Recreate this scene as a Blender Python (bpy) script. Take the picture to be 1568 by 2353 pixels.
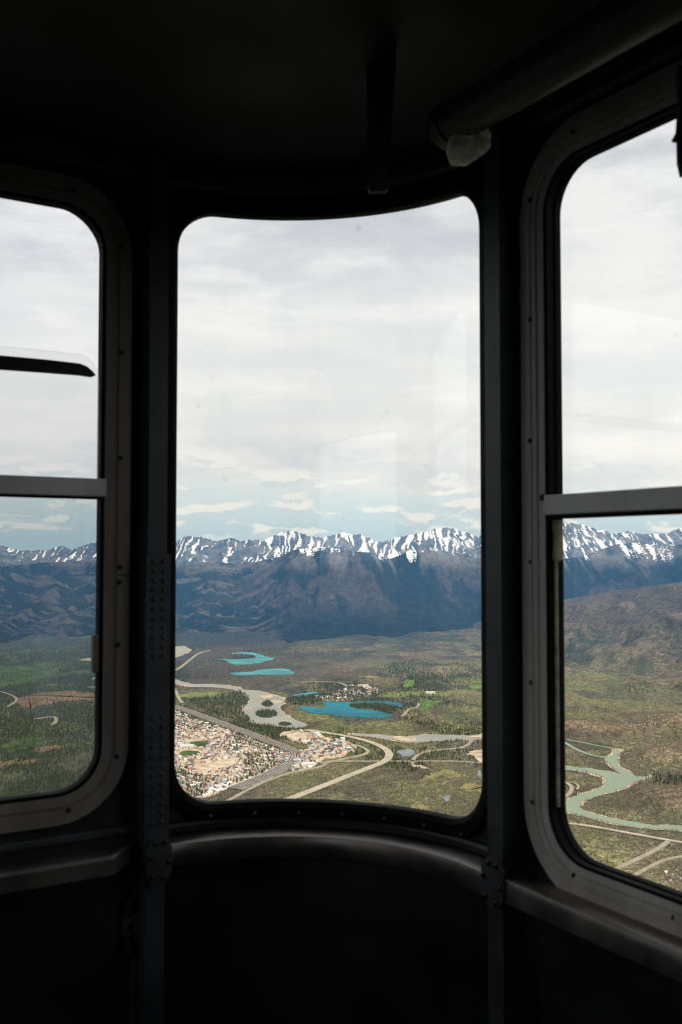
import bpy, bmesh, math, random
import numpy as np
from mathutils import Vector

for o in list(bpy.data.objects): bpy.data.objects.remove(o, do_unlink=True)
SC = bpy.context.scene
COL = SC.collection
random.seed(7); RNG = np.random.default_rng(11)

# ------------------------------------------------------------------ camera, light, exposure
F = 2288.0                      # focal length in pixels of the 1568x2353 frame
PITCH = math.radians(2.3)       # camera tilted up a little
YAW = math.radians(31.5)        # cabin axes: +Y front wall normal, +X right wall normal
EZ = 1.62                       # eye height above the cabin floor
cd = bpy.data.cameras.new('camera'); cam = bpy.data.objects.new('camera', cd); COL.objects.link(cam)
cam.location = (0, 0, EZ); cam.rotation_euler = (math.pi/2 + PITCH, 0, -YAW)
cd.sensor_fit = 'VERTICAL'; cd.sensor_height = 36.0; cd.lens = F/2353*36.0
cd.clip_start = 0.02; cd.clip_end = 80000
cd.dof.use_dof = True; cd.dof.focus_distance = 40.0; cd.dof.aperture_fstop = 8.0
SC.camera = cam
SC.view_settings.view_transform = 'Standard'; SC.view_settings.look = 'None'
SC.view_settings.gamma = 1.0; SC.view_settings.use_curve_mapping = False
SC.view_settings.exposure = 0.0

def cam2world(x, y):            # ground plan: camera-aligned (right, forward) -> world
    return x*math.cos(YAW) + y*math.sin(YAW), -x*math.sin(YAW) + y*math.cos(YAW)

class NT:
    """small helper for node trees"""
    def __init__(s, tree): s.t = tree; s.n = tree.nodes; s.l = tree.links
    def add(s, typ, **kw):
        nd = s.n.new(typ)
        for k, v in kw.items():
            if k[0] == '_': setattr(nd, k[1:], v)
        return nd
    def link(s, a, b): s.l.new(a, b)
    def val(s, sock, v):
        if isinstance(v, bpy.types.NodeSocket): s.l.new(v, sock)
        else: sock.default_value = v
    def math(s, op, a, b=0.0, c=None, clamp=False):
        nd = s.n.new('ShaderNodeMath'); nd.operation = op; nd.use_clamp = clamp
        s.val(nd.inputs[0], a); s.val(nd.inputs[1], b)
        if c is not None: s.val(nd.inputs[2], c)
        return nd.outputs[0]
    def smooth(s, x, a, b, o0=0.0, o1=1.0):
        nd = s.n.new('ShaderNodeMapRange'); nd.interpolation_type = 'SMOOTHSTEP'
        s.val(nd.inputs[0], x)
        for i, v in enumerate((a, b, o0, o1)): s.val(nd.inputs[i+1], v)
        return nd.outputs[0]
    def noise(s, vec, scale, detail=5, rough=0.55, dist=0.0):
        nd = s.n.new('ShaderNodeTexNoise'); s.l.new(vec, nd.inputs['Vector'])
        nd.inputs['Scale'].default_value = scale; nd.inputs['Detail'].default_value = detail
        nd.inputs['Roughness'].default_value = rough; nd.inputs['Distortion'].default_value = dist
        return nd.outputs[0]
    def mapping(s, vec, scale=(1,1,1), loc=(0,0,0)):
        nd = s.n.new('ShaderNodeMapping'); s.l.new(vec, nd.inputs[0])
        nd.inputs['Scale'].default_value = scale; nd.inputs['Location'].default_value = loc
        return nd.outputs[0]
    def mix(s, fac, a, b, blend='MIX'):
        nd = s.n.new('ShaderNodeMix'); nd.data_type = 'RGBA'; nd.blend_type = blend
        s.val(nd.inputs[0], fac)
        for i, v in ((6, a), (7, b)):
            if isinstance(v, bpy.types.NodeSocket): s.l.new(v, nd.inputs[i])
            else: nd.inputs[i].default_value = (*v, 1) if len(v) == 3 else v
        return nd.outputs[2]

# world: high overcast, bluer towards the horizon with flat cumulus
W = bpy.data.worlds.new('overcast_sky'); SC.world = W; W.use_nodes = True
W.node_tree.nodes.clear(); q = NT(W.node_tree)
tc = q.add('ShaderNodeTexCoord').outputs['Generated']
sep = q.add('ShaderNodeSeparateXYZ'); q.link(tc, sep.inputs[0]); ez = sep.outputs[2]
n1 = q.noise(q.mapping(tc, (1.6, 1.6, 6.0), (3.1, .7, 0)), 2.2, 7, .58, .35)
n2 = q.noise(q.mapping(tc, (3.0, 3.0, 12.0), (1.3, 5.2, .4)), 2.6, 6, .55, .2)
c_over = q.mix(q.smooth(n1, .36, .66), (.56, .585, .64), (.86, .855, .85))
c_over = q.mix(q.math('MULTIPLY', q.smooth(n2, .5, .72), .5), c_over, (.98, .975, .96))
# brighter band low in the overcast
band = q.math('MULTIPLY', q.smooth(ez, .06, .15), q.smooth(ez, .34, .2))
c_over = q.mix(q.math('MULTIPLY', band, .55), c_over, (.93, .925, .9))
c_blue = q.mix(q.smooth(ez, .0, .07), (.42, .55, .65), (.66, .74, .78))
nb = q.noise(q.mapping(tc, (2.5, 2.5, 16.0), (.2, 2.4, 0)), 2.5, 5)
hz = q.smooth(q.math('ADD', ez, q.math('MULTIPLY', q.math('SUBTRACT', nb, .5), .09)), .045, .085)
c_sky = q.mix(hz, c_blue, c_over)
# cumulus rows near the horizon: lit tops, greyer bases
cv = q.mapping(tc, (8.5, 8.5, 26.0), (.9, 1.7, .0))
cu = q.noise(cv, 2.3, 7, .56, .25)
cub = q.noise(q.mapping(tc, (8.5, 8.5, 26.0), (.9, 1.7, .16)), 2.3, 7, .56, .25)
cm = q.math('MULTIPLY', q.smooth(cu, .50, .60), q.math('MULTIPLY', q.smooth(ez, .008, .02), q.smooth(ez, .12, .06)))
ccol = q.mix(q.smooth(q.math('SUBTRACT', cu, cub), -.06, .06), (.58, .62, .67), (.90, .90, .89))
c_sky = q.mix(q.math('MULTIPLY', cm, .72), c_sky, ccol)
c_all = q.mix(q.smooth(ez, -.02, -.002), (.07, .075, .065), c_sky)
bg = q.add('ShaderNodeBackground'); q.link(c_all, bg.inputs[0]); bg.inputs[1].default_value = 1.13
ow = q.add('ShaderNodeOutputWorld'); q.link(bg.outputs[0], ow.inputs[0])

# sun: behind the cabin, high, a little to the right
sd = bpy.data.lights.new('sun', 'SUN'); sun = bpy.data.objects.new('sun', sd); COL.objects.link(sun)
sd.energy = 5.5; sd.angle = math.radians(2.0); sd.color = (1.0, .955, .88)
az, el = math.radians(149), math.radians(44)
sx, sy = cam2world(math.sin(az), math.cos(az))
sun.rotation_euler = Vector((sx*math.cos(el), sy*math.cos(el), math.sin(el))).to_track_quat('Z', 'Y').to_euler()

# ------------------------------------------------------------------ materials
MATS = {}
def new_mat(name):
    m = bpy.data.materials.new(name); m.use_nodes = True; m.node_tree.nodes.clear(); MATS[name] = m
    return m, NT(m.node_tree)
def finish(m, q, shader):
    o = q.add('ShaderNodeOutputMaterial'); q.link(shader, o.inputs[0]); return m
def surf(name, col, rough=.6, metal=0.0, var=.25, scale=14.0, stretch=(1,1,1), bump=0.0, spec=.5):
    m, q = new_mat(name)
    b = q.add('ShaderNodeBsdfPrincipled')
    co = q.add('ShaderNodeTexCoord').outputs['Object']
    nz = q.noise(q.mapping(co, stretch), scale, 6, .6)
    dark = tuple(c*(1-var) for c in col); lite = tuple(min(1, c*(1+var)) for c in col)
    q.link(q.mix(q.smooth(nz, .32, .68), dark, lite), b.inputs['Base Color'])
    b.inputs['Metallic'].default_value = metal
    b.inputs['Specular IOR Level'].default_value = spec
    q.link(q.smooth(nz, .3, .7, max(.05, rough-.08), min(1, rough+.08)), b.inputs['Roughness'])
    if bump:
        bp = q.add('ShaderNodeBump'); bp.inputs['Strength'].default_value = bump; bp.inputs['Distance'].default_value = .002
        q.link(q.noise(co, scale*9, 4), bp.inputs['Height']); q.link(bp.outputs[0], b.inputs['Normal'])
    return finish(m, q, b.outputs[0])
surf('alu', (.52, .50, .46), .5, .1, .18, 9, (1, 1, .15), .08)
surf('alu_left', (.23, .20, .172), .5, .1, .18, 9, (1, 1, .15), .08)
surf('alu_rail', (.20, .185, .175), .38, .85, .2, 10, (1, 1, 1), .08)
surf('bar_alu', (.78, .765, .735), .55, 0, .10, 8)
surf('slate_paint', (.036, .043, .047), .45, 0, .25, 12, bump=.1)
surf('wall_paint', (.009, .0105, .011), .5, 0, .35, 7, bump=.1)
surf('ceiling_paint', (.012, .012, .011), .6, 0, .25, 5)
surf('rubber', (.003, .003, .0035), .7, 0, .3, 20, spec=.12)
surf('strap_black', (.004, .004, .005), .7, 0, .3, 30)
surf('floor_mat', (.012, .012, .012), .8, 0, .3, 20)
surf('tube_grey', (.055, .053, .048), .5, 0, .3, 12)
surf('cream', (.78, .72, .58), .7, 0, .25, 22, bump=.4)
surf('rivet', (.075, .06, .05), .4, .3, .3, 30)
surf('screw_dark', (.02, .019, .018), .4, .3, .3, 30)
surf('screw_pale', (.16, .14, .12), .35, .5, .3, 30)
surf('handle_brown', (.02, .016, .014), .5, 0, .3, 20)
m, q = new_mat('felt'); tr_ = q.add('ShaderNodeBsdfTranslucent'); df_ = q.add('ShaderNodeBsdfDiffuse'); mx_ = q.add('ShaderNodeMixShader'); mx_.inputs[0].default_value = .5
fc_ = q.mix(q.smooth(q.noise(q.add('ShaderNodeTexCoord').outputs['Object'], 60, 4), .35, .65), (.42, .41, .32), (.66, .64, .52))
q.link(fc_, tr_.inputs[0]); q.link(fc_, df_.inputs[0]); q.link(tr_.outputs[0], mx_.inputs[1]); q.link(df_.outputs[0], mx_.inputs[2]); finish(m, q, mx_.outputs[0])
surf('tab_beige', (.20, .16, .11), .6, 0, .2, 20)

def glass(name, tint=(.985, .99, .985), dirt=.012, refl=1.0):
    m, q = new_mat(name)
    lw = q.add('ShaderNodeLayerWeight'); lw.inputs[0].default_value = .5
    fr = q.math('MULTIPLY_ADD', q.math('POWER', lw.outputs['Facing'], 5.0), .96*refl, .035*refl, True)
    tr = q.add('ShaderNodeBsdfTransparent'); tr.inputs[0].default_value = (*tint, 1)
    gl = q.add('ShaderNodeBsdfGlossy'); gl.inputs['Roughness'].default_value = 0.0; gl.inputs[0].default_value = (1, 1, 1, 1)
    df = q.add('ShaderNodeBsdfTranslucent'); df.inputs[0].default_value = (.8, .8, .8, 1)
    co = q.add('ShaderNodeTexCoord').outputs['Object']
    st = q.noise(q.mapping(co, (9, 9, .8)), 1.6, 4, .5)
    sp = q.noise(co, 22.0, 2, .4)
    dm = q.math('ADD', q.smooth(st, .5, .78, dirt*.35, dirt*2.2), q.smooth(sp, .74, .80, 0, .12))
    m1 = q.add('ShaderNodeMixShader'); q.link(dm, m1.inputs[0]); q.link(tr.outputs[0], m1.inputs[1]); q.link(df.outputs[0], m1.inputs[2])
    m2 = q.add('ShaderNodeMixShader'); q.link(fr, m2.inputs[0]); q.link(m1.outputs[0], m2.inputs[1]); q.link(gl.outputs[0], m2.inputs[2])
    return finish(m, q, m2.outputs[0])
glass('glass_clear'); glass('glass_upper', (.97, .975, .98), .014); glass('glass_dim', (.80, .82, .83), .05, .8)

# ------------------------------------------------------------------ object helpers
def link_obj(name, me, mat=None, parent=None):
    o = bpy.data.objects.new(name, me); COL.objects.link(o)
    if mat is not None:
        for mm in (mat if isinstance(mat, (list, tuple)) else [mat]): me.materials.append(MATS[mm])
    if parent: o.parent = parent
    return o
def mesh_obj(name, verts, faces, mat, parent=None, smooth=False, fix=True):
    me = bpy.data.meshes.new(name); me.from_pydata([tuple(map(float, v)) for v in verts], [], faces)
    if fix:
        bm = bmesh.new(); bm.from_mesh(me); bmesh.ops.recalc_face_normals(bm, faces=bm.faces); bm.to_mesh(me); bm.free()
    if smooth:
        me.polygons.foreach_set('use_smooth', [True]*len(me.polygons))
        try: me.set_sharp_from_angle(angle=math.radians(38))
        except Exception: pass
    me.update()
    return link_obj(name, me, mat, parent)
def tag(o, label, cat=None, group=None, kind=None):
    o['label'] = label
    if cat: o['category'] = cat
    if group: o['group'] = group
    if kind: o['kind'] = kind
    return o
def empty(name, loc=(0, 0, 0)):
    o = bpy.data.objects.new(name, None); COL.objects.link(o); o.location = loc; o.empty_display_size = .1
    return o

# ------------------------------------------------------------------ cabin wall coordinates
WF, WR, RC = 2.01, 1.28, .49                    # front wall, right wall, corner radius (m from the eye)
CU, CW = WR-RC, WF-RC
LA = RC*math.pi/2
def wp(s, z, n=0.0):
    """s along the wall (front wall: s = x, then round the corner, then down the right wall), z above eye, n inward"""
    if s <= CU: x, y = s, WF-n
    elif s < CU+LA:
        a = (s-CU)/RC; x, y = CU+(RC-n)*math.sin(a), CW+(RC-n)*math.cos(a)
    else: x, y = WR-n, CW-(s-CU-LA)
    return (x, y, z+EZ)
def sr(w): return CU+LA+(CW-w)                  # right-wall y -> s
def sa(deg): return CU+RC*math.radians(deg)     # corner angle -> s

def rrect(s0, s1, z0, z1, r, ns=24, nz=10, nc=10):
    """closed rounded rectangle as (s, z, normal_s, normal_z), anticlockwise from the bottom left"""
    pts = []
    def line(a, b, k, nrm):
        for i in range(1, k):
            t = i/k; pts.append((a[0]+(b[0]-a[0])*t, a[1]+(b[1]-a[1])*t, *nrm))
    def arc(c, a0):
        for i in range(nc+1):
            a = a0+math.pi/2*i/nc; pts.append((c[0]+r*math.cos(a), c[1]+r*math.sin(a), math.cos(a), math.sin(a)))
    arc((s0+r, z0+r), math.pi); line((s0+r, z0), (s1-r, z0), ns, (0, -1))
    arc((s1-r, z0+r), -math.pi/2); line((s1, z0+r), (s1, z1-r), nz, (1, 0))
    arc((s1-r, z1-r), 0); line((s1-r, z1), (s0+r, z1), ns, (0, 1))
    arc((s0+r, z1-r), math.pi/2); line((s0, z1-r), (s0, z0+r), nz, (-1, 0))
    return pts
def ring(name, path, prof, mat, parent=None):
    """sweep an (offset, n) profile round a closed path"""
    v, f = [], []; k = len(prof); N = len(path)
    for (s, z, a, b) in path:
        for (o, n) in prof: v.append(wp(s+a*o, z+b*o, n))
    for i in range(N):
        j = (i+1) % N
        for m in range(k):
            m2 = (m+1) % k
            f.append((i*k+m, j*k+m, j*k+m2, i*k+m2))
    return mesh_obj(name, v, f, mat, parent, True)
def holed_panel(name, S0, S1, Z0, Z1, path, n0, n1, mat, parent=None):
    """wall skin with a rounded opening"""
    v, f = [], []; N = len(path)
    cs = (min(p[0] for p in path)+max(p[0] for p in path))/2
    for (s, z, a, b) in path:
        if abs(a) > abs(b)+1e-6: o = (S1 if a > 0 else S0, z)
        elif abs(b) > abs(a)+1e-6: o = (s, Z1 if b > 0 else Z0)
        else: o = (S1 if a > 0 else S0, Z1 if b > 0 else Z0)
        for n in (n0, n1):
            v.append(wp(s, z, n)); v.append(wp(o[0], o[1], n))
    for i in range(N):
        j = (i+1) % N
        f += [(4*i, 4*j, 4*j+1, 4*i+1), (4*i+2, 4*i+3, 4*j+3, 4*j+2), (4*i, 4*i+2, 4*j+2, 4*j), (4*i+1, 4*j+1, 4*j+3, 4*i+3)]
    return mesh_obj(name, v, f, mat, parent, False)
def wbox(name, s0, s1, z0, z1, n0, n1, mat, parent=None, bev=.0, seg=None):
    """bevelled bar in wall coordinates"""
    k = seg or max(1, int(abs(s1-s0)/.04) if (s1 > CU and s0 < CU+LA) else 1)
    b = bev
    prof = [(n0, z0), (n1-b, z0), (n1, z0+b), (n1, z1-b), (n1-b, z1), (n0, z1)] if b else [(n0, z0), (n1, z0), (n1, z1), (n0, z1)]
    return wsweep(name, [s0+(s1-s0)*i/k for i in range(k+1)], prof, mat, parent)
def wsweep(name, ss, prof, mat, parent=None, smooth=False):
    v, f = [], []; k = len(prof)
    for s in ss:
        for (n, z) in prof: v.append(wp(s, z, n))
    for i in range(len(ss)-1):
        for m in range(k):
            m2 = (m+1) % k; f.append((i*k+m, (i+1)*k+m, (i+1)*k+m2, i*k+m2))
    f.append(tuple(range(k))); f.append(tuple(reversed(range((len(ss)-1)*k, len(ss)*k))))
    return mesh_obj(name, v, f, mat, parent, smooth)
def wpane(name, s0, s1, z0, z1, r, n, th, mat, parent=None, rtop=None, k=48):
    """solid pane with rounded corners"""
    rt = r if rtop is None else rtop
    ss = sorted(set([s0+(s1-s0)*i/k for i in range(k+1)] + [s0+max(r, rt)*(1-math.cos(a*math.pi/16)) for a in range(9)] + [s1-max(r, rt)*(1-math.cos(a*math.pi/16)) for a in range(9)]))
    v, f = [], []
    def cut(s, rr):
        e = min(s-s0, s1-s)
        return 0 if (rr <= 0 or e >= rr) else rr-math.sqrt(max(0, rr*rr-(rr-e)**2))
    for s in ss:
        a, b = z0+cut(s, r), z1-cut(s, rt)
        v += [wp(s, a, n), wp(s, b, n), wp(s, b, n-th), wp(s, a, n-th)]
    for i in range(len(ss)-1):
        for m in range(4): f.append((4*i+m, 4*i+4+m, 4*i+4+(m+1) % 4, 4*i+(m+1) % 4))
    f.append((0, 1, 2, 3)); e = 4*(len(ss)-1); f.append((e+3, e+2, e+1, e))
    return mesh_obj(name, v, f, mat, parent, True)
def wdisc(name, s, z, n, r, h, mat, parent=None, k=12):
    """domed screw or rivet head"""
    v, f = [], []
    for rr, hh in ((r, 0), (r*.92, h*.55), (r*.55, h)):
        for i in range(k):
            a = 2*math.pi*i/k; v.append(wp(s+rr*math.cos(a), z+rr*math.sin(a), n+hh))
    for l in range(2):
        for i in range(k): f.append((l*k+i, l*k+(i+1) % k, (l+1)*k+(i+1) % k, (l+1)*k+i))
    f.append(tuple(range(2*k, 3*k))); f.append(tuple(reversed(range(k))))
    return mesh_obj(name, v, f, mat, parent, True)

# pixel of the photograph -> direction, and points on the cabin's planes
def ray(px, py):
    h = (px-784)/F; v = (1176.5-py)/F
    y = math.cos(PITCH)-v*math.sin(PITCH); z = math.sin(PITCH)+v*math.cos(PITCH)
    return h, y, z
def on_front(px, py, n=0.0):
    h, y, z = ray(px, py); u, w = cam2world(h, y); t = (WF-n)/w; return u*t, z*t
def on_right(px, py, n=0.0):
    h, y, z = ray(px, py); u, w = cam2world(h, y); t = (WR-n)/u; return sr(w*t), z*t
def on_x(px, py, X):
    h, y, z = ray(px, py); u, w = cam2world(h, y); t = X/u; return Vector((X, w*t, z*t+EZ))

# ------------------------------------------------------------------ cabin shell
ZT, ZB = .84, -EZ                # wall top (start of the ceiling cove) and floor, from the eye
X0, Y0 = -1.75, -1.95            # far sides of the cabin, behind the camera
LW = dict(s0=-.30, s1=.646, z0=-.480, z1=.705, r=.085)          # left window opening
MW = dict(s0=sa(1.6), s1=sa(88.2), z0=-.553, z1=.757, r=.105)   # corner window opening
RW = dict(s0=sr(1.343), s1=sr(.42), z0=-.540, z1=.706, r=.085)  # right window opening
pL = rrect(**LW); pM = rrect(**MW, ns=36); pR = rrect(**RW)
def grow(p, o): return [(s+a*o, z+b*o, a, b) for s, z, a, b in p]

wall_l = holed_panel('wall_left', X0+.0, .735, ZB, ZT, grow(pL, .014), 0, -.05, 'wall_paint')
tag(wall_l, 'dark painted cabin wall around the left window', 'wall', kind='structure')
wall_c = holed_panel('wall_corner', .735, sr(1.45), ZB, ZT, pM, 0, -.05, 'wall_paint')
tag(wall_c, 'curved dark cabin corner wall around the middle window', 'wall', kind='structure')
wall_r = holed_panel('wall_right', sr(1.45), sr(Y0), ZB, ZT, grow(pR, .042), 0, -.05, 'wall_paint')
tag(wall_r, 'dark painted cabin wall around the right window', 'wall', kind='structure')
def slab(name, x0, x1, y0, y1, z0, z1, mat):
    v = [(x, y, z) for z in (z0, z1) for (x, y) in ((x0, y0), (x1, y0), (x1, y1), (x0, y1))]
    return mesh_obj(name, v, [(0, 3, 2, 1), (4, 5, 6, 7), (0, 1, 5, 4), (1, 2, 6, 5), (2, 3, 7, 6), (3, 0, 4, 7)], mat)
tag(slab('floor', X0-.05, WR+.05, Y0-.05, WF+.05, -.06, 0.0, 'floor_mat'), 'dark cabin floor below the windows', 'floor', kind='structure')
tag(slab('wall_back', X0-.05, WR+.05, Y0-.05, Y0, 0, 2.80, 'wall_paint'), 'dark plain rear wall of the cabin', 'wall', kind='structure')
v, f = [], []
for (y0_, y1_, z0_, z1_) in ((Y0, WF+.05, 0, 1.25), (Y0, WF+.05, 2.25, 2.80), (Y0, -.6, 1.25, 2.25), (1.5, WF+.05, 1.25, 2.25)):  # unseen opening in the side wall, added and sized to light the right-hand frames
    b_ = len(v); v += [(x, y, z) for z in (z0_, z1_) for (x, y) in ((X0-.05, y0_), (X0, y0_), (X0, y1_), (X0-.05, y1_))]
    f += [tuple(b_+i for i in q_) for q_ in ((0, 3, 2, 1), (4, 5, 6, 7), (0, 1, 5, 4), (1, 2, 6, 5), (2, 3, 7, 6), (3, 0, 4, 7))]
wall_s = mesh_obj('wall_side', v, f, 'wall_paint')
tag(wall_s, 'dark side wall of the cabin behind the camera with an unseen window opening added for light', 'wall', kind='structure')

# ceiling: riveted cove that curves in from the wall tops, then a flat roof
ss = [X0+(CU-X0)*i/14 for i in range(14)] + [CU+LA*i/20 for i in range(20)] + [CU+LA+(sr(Y0)-CU-LA)*i/14 for i in range(15)]
def cove(t): a = t*math.pi/2; return (.005+.42*(1-math.cos(a)), ZT+.24*math.sin(a))
K = 10
v, f = [], []
for s in ss:
    for j in range(K+1):
        n, z = cove(j/K); v.append(wp(s, z, n))
    e = v[-1]; v.append((0.2, .2, ZT+.24+EZ))                 # roof centre
    o = wp(s, ZT, -.05); v.append(o); v.append((o[0], o[1], ZT+EZ+.32)); v.append((.2, .2, ZT+EZ+.32))
R_ = K+5
for i in range(len(ss)-1):
    for j in range(R_): f.append((i*R_+j, (i+1)*R_+j, (i+1)*R_+(j+1) % R_, i*R_+(j+1) % R_))
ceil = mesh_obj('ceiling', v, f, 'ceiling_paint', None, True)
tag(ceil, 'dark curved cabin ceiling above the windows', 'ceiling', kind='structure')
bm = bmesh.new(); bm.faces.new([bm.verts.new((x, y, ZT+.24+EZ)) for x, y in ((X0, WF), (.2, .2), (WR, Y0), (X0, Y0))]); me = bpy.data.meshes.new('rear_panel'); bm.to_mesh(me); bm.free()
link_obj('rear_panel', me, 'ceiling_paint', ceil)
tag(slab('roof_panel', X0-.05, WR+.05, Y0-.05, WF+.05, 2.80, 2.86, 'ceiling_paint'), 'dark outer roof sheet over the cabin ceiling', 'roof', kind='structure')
# rivets along the cove and up its seam
for i in range(15):
    s = sa(3+i*6.1); n, z = cove(.06); wdisc('rivet', s, z, n-.002, .0045, .004, 'rivet', ceil, 8)
for i in range(9):
    t = .12+i*.09; n, z = cove(t); wdisc('rivet', sa(2.5), z, n-.003, .0045, .006, 'rivet', ceil, 8)
sm = [(cove(j/16)[0], cove(j/16)[1]) for j in range(15)]
v, f = [], []
for (n, z) in sm:
    for ds, dn in ((-.02, -.004), (-.02, .005), (.02, .005), (.02, -.004)): v.append(wp(sa(0)+ds, z-.0, n+dn))
for i in range(len(sm)-1):
    for m in range(4): f.append((4*i+m, 4*i+4+m, 4*i+4+(m+1) % 4, 4*i+(m+1) % 4))
mesh_obj('seam_strip', v, f, 'ceiling_paint', ceil)
# lip where the walls meet the cove
lip = wsweep('header_lip', [X0+.02+(sr(Y0)-X0-.04)*i/120 for i in range(121)], [(0, .79), (.012, .792), (.02, .80), (.02, .83), (.012, .84), (0, .84)], 'slate_paint', ceil)

# ------------------------------------------------------------------ posts with rivet plates
def post(name, s0, s1, label):
    p = wbox(name, s0, s1, ZB, .835, 0, .054, 'slate_paint', None, .004)
    tag(p, label, 'post', kind='structure'); return p
tr1 = post('trim_1', .733, .774, 'slate upright post left of the corner window with rivet plate')
tr2 = post('trim_2', sr(1.473), sr(1.429), 'slate upright post between corner and right windows')
pl = wbox('rivet_plate', .728, .781, -.67, -.005, .050, .058, 'slate_paint', tr1, .002)
for z0, k in ((-.02, 11), (-.34, 12)):
    for i in range(k):
        for u in (.744, .765): wdisc('rivet', u, z0-i*.0194, .058, .0048, .004, 'slate_paint', pl, 8)
def joint_plate(s, z, w, h, n, label, parent, bolts):
    pts = [(-.5, -.28), (-.28, -.5), (.28, -.5), (.5, -.28), (.5, .28), (.28, .5), (-.28, .5), (-.5, .28)]
    v = [wp(s+a*w, z+b*h, nn) for nn in (n, n+.008) for a, b in pts]
    f = [tuple(range(7, -1, -1)), tuple(range(8, 16))] + [(i, (i+1) % 8, 8+(i+1) % 8, 8+i) for i in range(8)]
    o = mesh_obj('joint_plate', v, f, 'slate_paint', parent); o['label'] = label
    for a, b in bolts: wdisc('bolt', s+a*w, z+b*h, n+.008, .006, .005, 'screw_dark', o, 8)
six = [(-.38, .1), (-.15, .4), (.22, .4), (.4, -.05), (.2, -.4), (-.3, -.34)]
joint_plate(.757, -.628, .055, .09, .058, 'dark joint plate on the left post', tr1, six)
joint_plate(sr(1.447), -.612, .062, .085, .058, 'octagonal bolted joint plate on the right post', tr2, six)

# ------------------------------------------------------------------ windows
# corner window: rubber gasket and one curved pane
w2 = ring('window_2', pM, [(-.004, -.03), (-.012, -.012), (-.010, .006), (.0, .014), (.022, .014), (.03, .006), (.03, -.03)], 'rubber')
tag(w2, 'curved middle corner window with black rubber gasket', 'window', kind='structure')
wpane('pane', MW['s0']-.004, MW['s1']+.004, MW['z0']-.004, MW['z1']+.004, MW['r'], -.016, .005, 'glass_clear', w2)
for i in range(7):
    wdisc('gasket_clip', sa(12+i*11.5), -.565, .0135, .004, .003, 'screw_pale', w2, 8)

# left window: aluminium frame, transom bar, upper pane, sliding pane with handle strip, lower pane
prof = [(.004, -.02), (.004, .012), (.008, .017), (.026, .018), (.029, .012), (.033, .012), (.036, .015), (.062, .014), (.066, .008), (.066, 0), (.02, -.02)]
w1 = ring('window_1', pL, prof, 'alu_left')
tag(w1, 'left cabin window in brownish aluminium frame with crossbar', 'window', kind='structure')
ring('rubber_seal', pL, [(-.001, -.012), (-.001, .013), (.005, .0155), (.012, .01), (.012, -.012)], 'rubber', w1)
bar = wbox('crossbar', LW['s0']-.01, .655, .113, .150, -.004, .020, 'bar_alu', w1, .002); bar['label'] = 'flat grey crossbar'
wbox('bar_seal', LW['s0'], .650, .1085, .1135, -.01, .016, 'rubber', w1)
wpane('upper_pane', LW['s0'], LW['s1'], .13, LW['z1'], .0, -.004, .004, 'glass_upper', w1, rtop=LW['r'])
wpane('sliding_pane', LW['s0']+.02, .642, .13, .405, .0, .004, .004, 'glass_upper', w1, rtop=.045)
wpane('lower_pane', LW['s0'], LW['s1'], LW['z0'], .13, LW['r'], -.002, .004, 'glass_dim', w1, rtop=0.0)
hp = [(on_front(*p, .0)) for p in [(-40, 848), (0, 851), (100, 858), (180, 864), (207, 868), (215, 865), (208, 856), (195, 845), (178, 838), (100, 829), (0, 820), (-40, 817)]]
hp = [(-.26, .361)] + hp[0:11] + [(-.26, .386)]
nh = len(hp)
v = [wp(s, z, n) for n in (.004, .016) for s, z in hp]
hs = mesh_obj('handle_strip', v, [tuple(range(nh-1, -1, -1)), tuple(range(nh, 2*nh))] + [(i, (i+1) % nh, nh+(i+1) % nh, nh+i) for i in range(nh)], 'handle_brown', w1)
hs['label'] = 'dark handle strip with slanted end'
wbox('pane_tab', .633, .6455, -.246, -.170, -.002, .012, 'tab_beige', w1, .002)['label'] = 'small beige tab'
for px, py in ((280, 567), (279, 809), (277, 1052), (275, 1304), (274, 1338), (271, 1482), (268, 1738), (157, 1862), (170, 438)):
    s, z = on_front(px, py, .014); wdisc('screw', s, z, .014, .0055, .004, 'screw_dark', w1)
wbox('frame_seam', .684, .711, on_front(275, 1322, .014)[1]-.001, on_front(275, 1322, .014)[1]+.001, .010, .0155, 'rubber', w1)

# right window: wide ribbed frame, deep rubber channel, crossbar, two panes
prof = [(.003, -.012), (.003, .013), (.006, .018), (.017, .020), (.020, .015), (.024, .015), (.027, .019), (.036, .019), (.039, .014), (.042, .014), (.044, .017), (.072, .015), (.076, .009), (.076, 0), (.02, -.012)]
w3 = ring('window_3', pR, prof, 'alu')
tag(w3, 'right cabin window in ribbed aluminium frame with crossbar', 'window', kind='structure')
ring('rubber_channel', pR, [(-.001, -.020), (-.001, -.006), (.0015, -.004), (.0015, .004), (-.001, .006), (-.001, .015), (.003, .0175), (.012, .012), (.012, -.020)], 'rubber', w3)
sb0 = sr(1.348)
bar = wbox('crossbar', sb0, RW['s1']+.01, .067, .103, -.010, .0215, 'bar_alu', w3, .002); bar['label'] = 'flat grey crossbar'
wbox('bar_seal', sb0, RW['s1'], .060, .0675, -.010, .018, 'rubber', w3)
wpane('upper_pane', RW['s0'], RW['s1'], .085, RW['z1'], 0, -.0135, .004, 'glass_clear', w3, rtop=RW['r'])
wpane('lower_pane', RW['s0'], RW['s1'], RW['z0'], .085, RW['r'], -.0125, .004, 'glass_clear', w3, rtop=0.0)
for px, py in ((1220, 460), (1219, 734), (1219, 1013), (1220, 1291), (1222, 1568), (1225, 1843), (1320, 2013), (1550, 2110), (1318, 305)):
    s, z = on_right(px, py, .015); wdisc('screw', s, z, .015, .0055, .004, 'screw_pale' if 1200 < py < 1900 else 'screw_dark', w3)
s, z = on_right(1247, 1143, .019); wdisc('screw', s, z, .0185, .0065, .005, 'screw_dark', w3)
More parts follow.
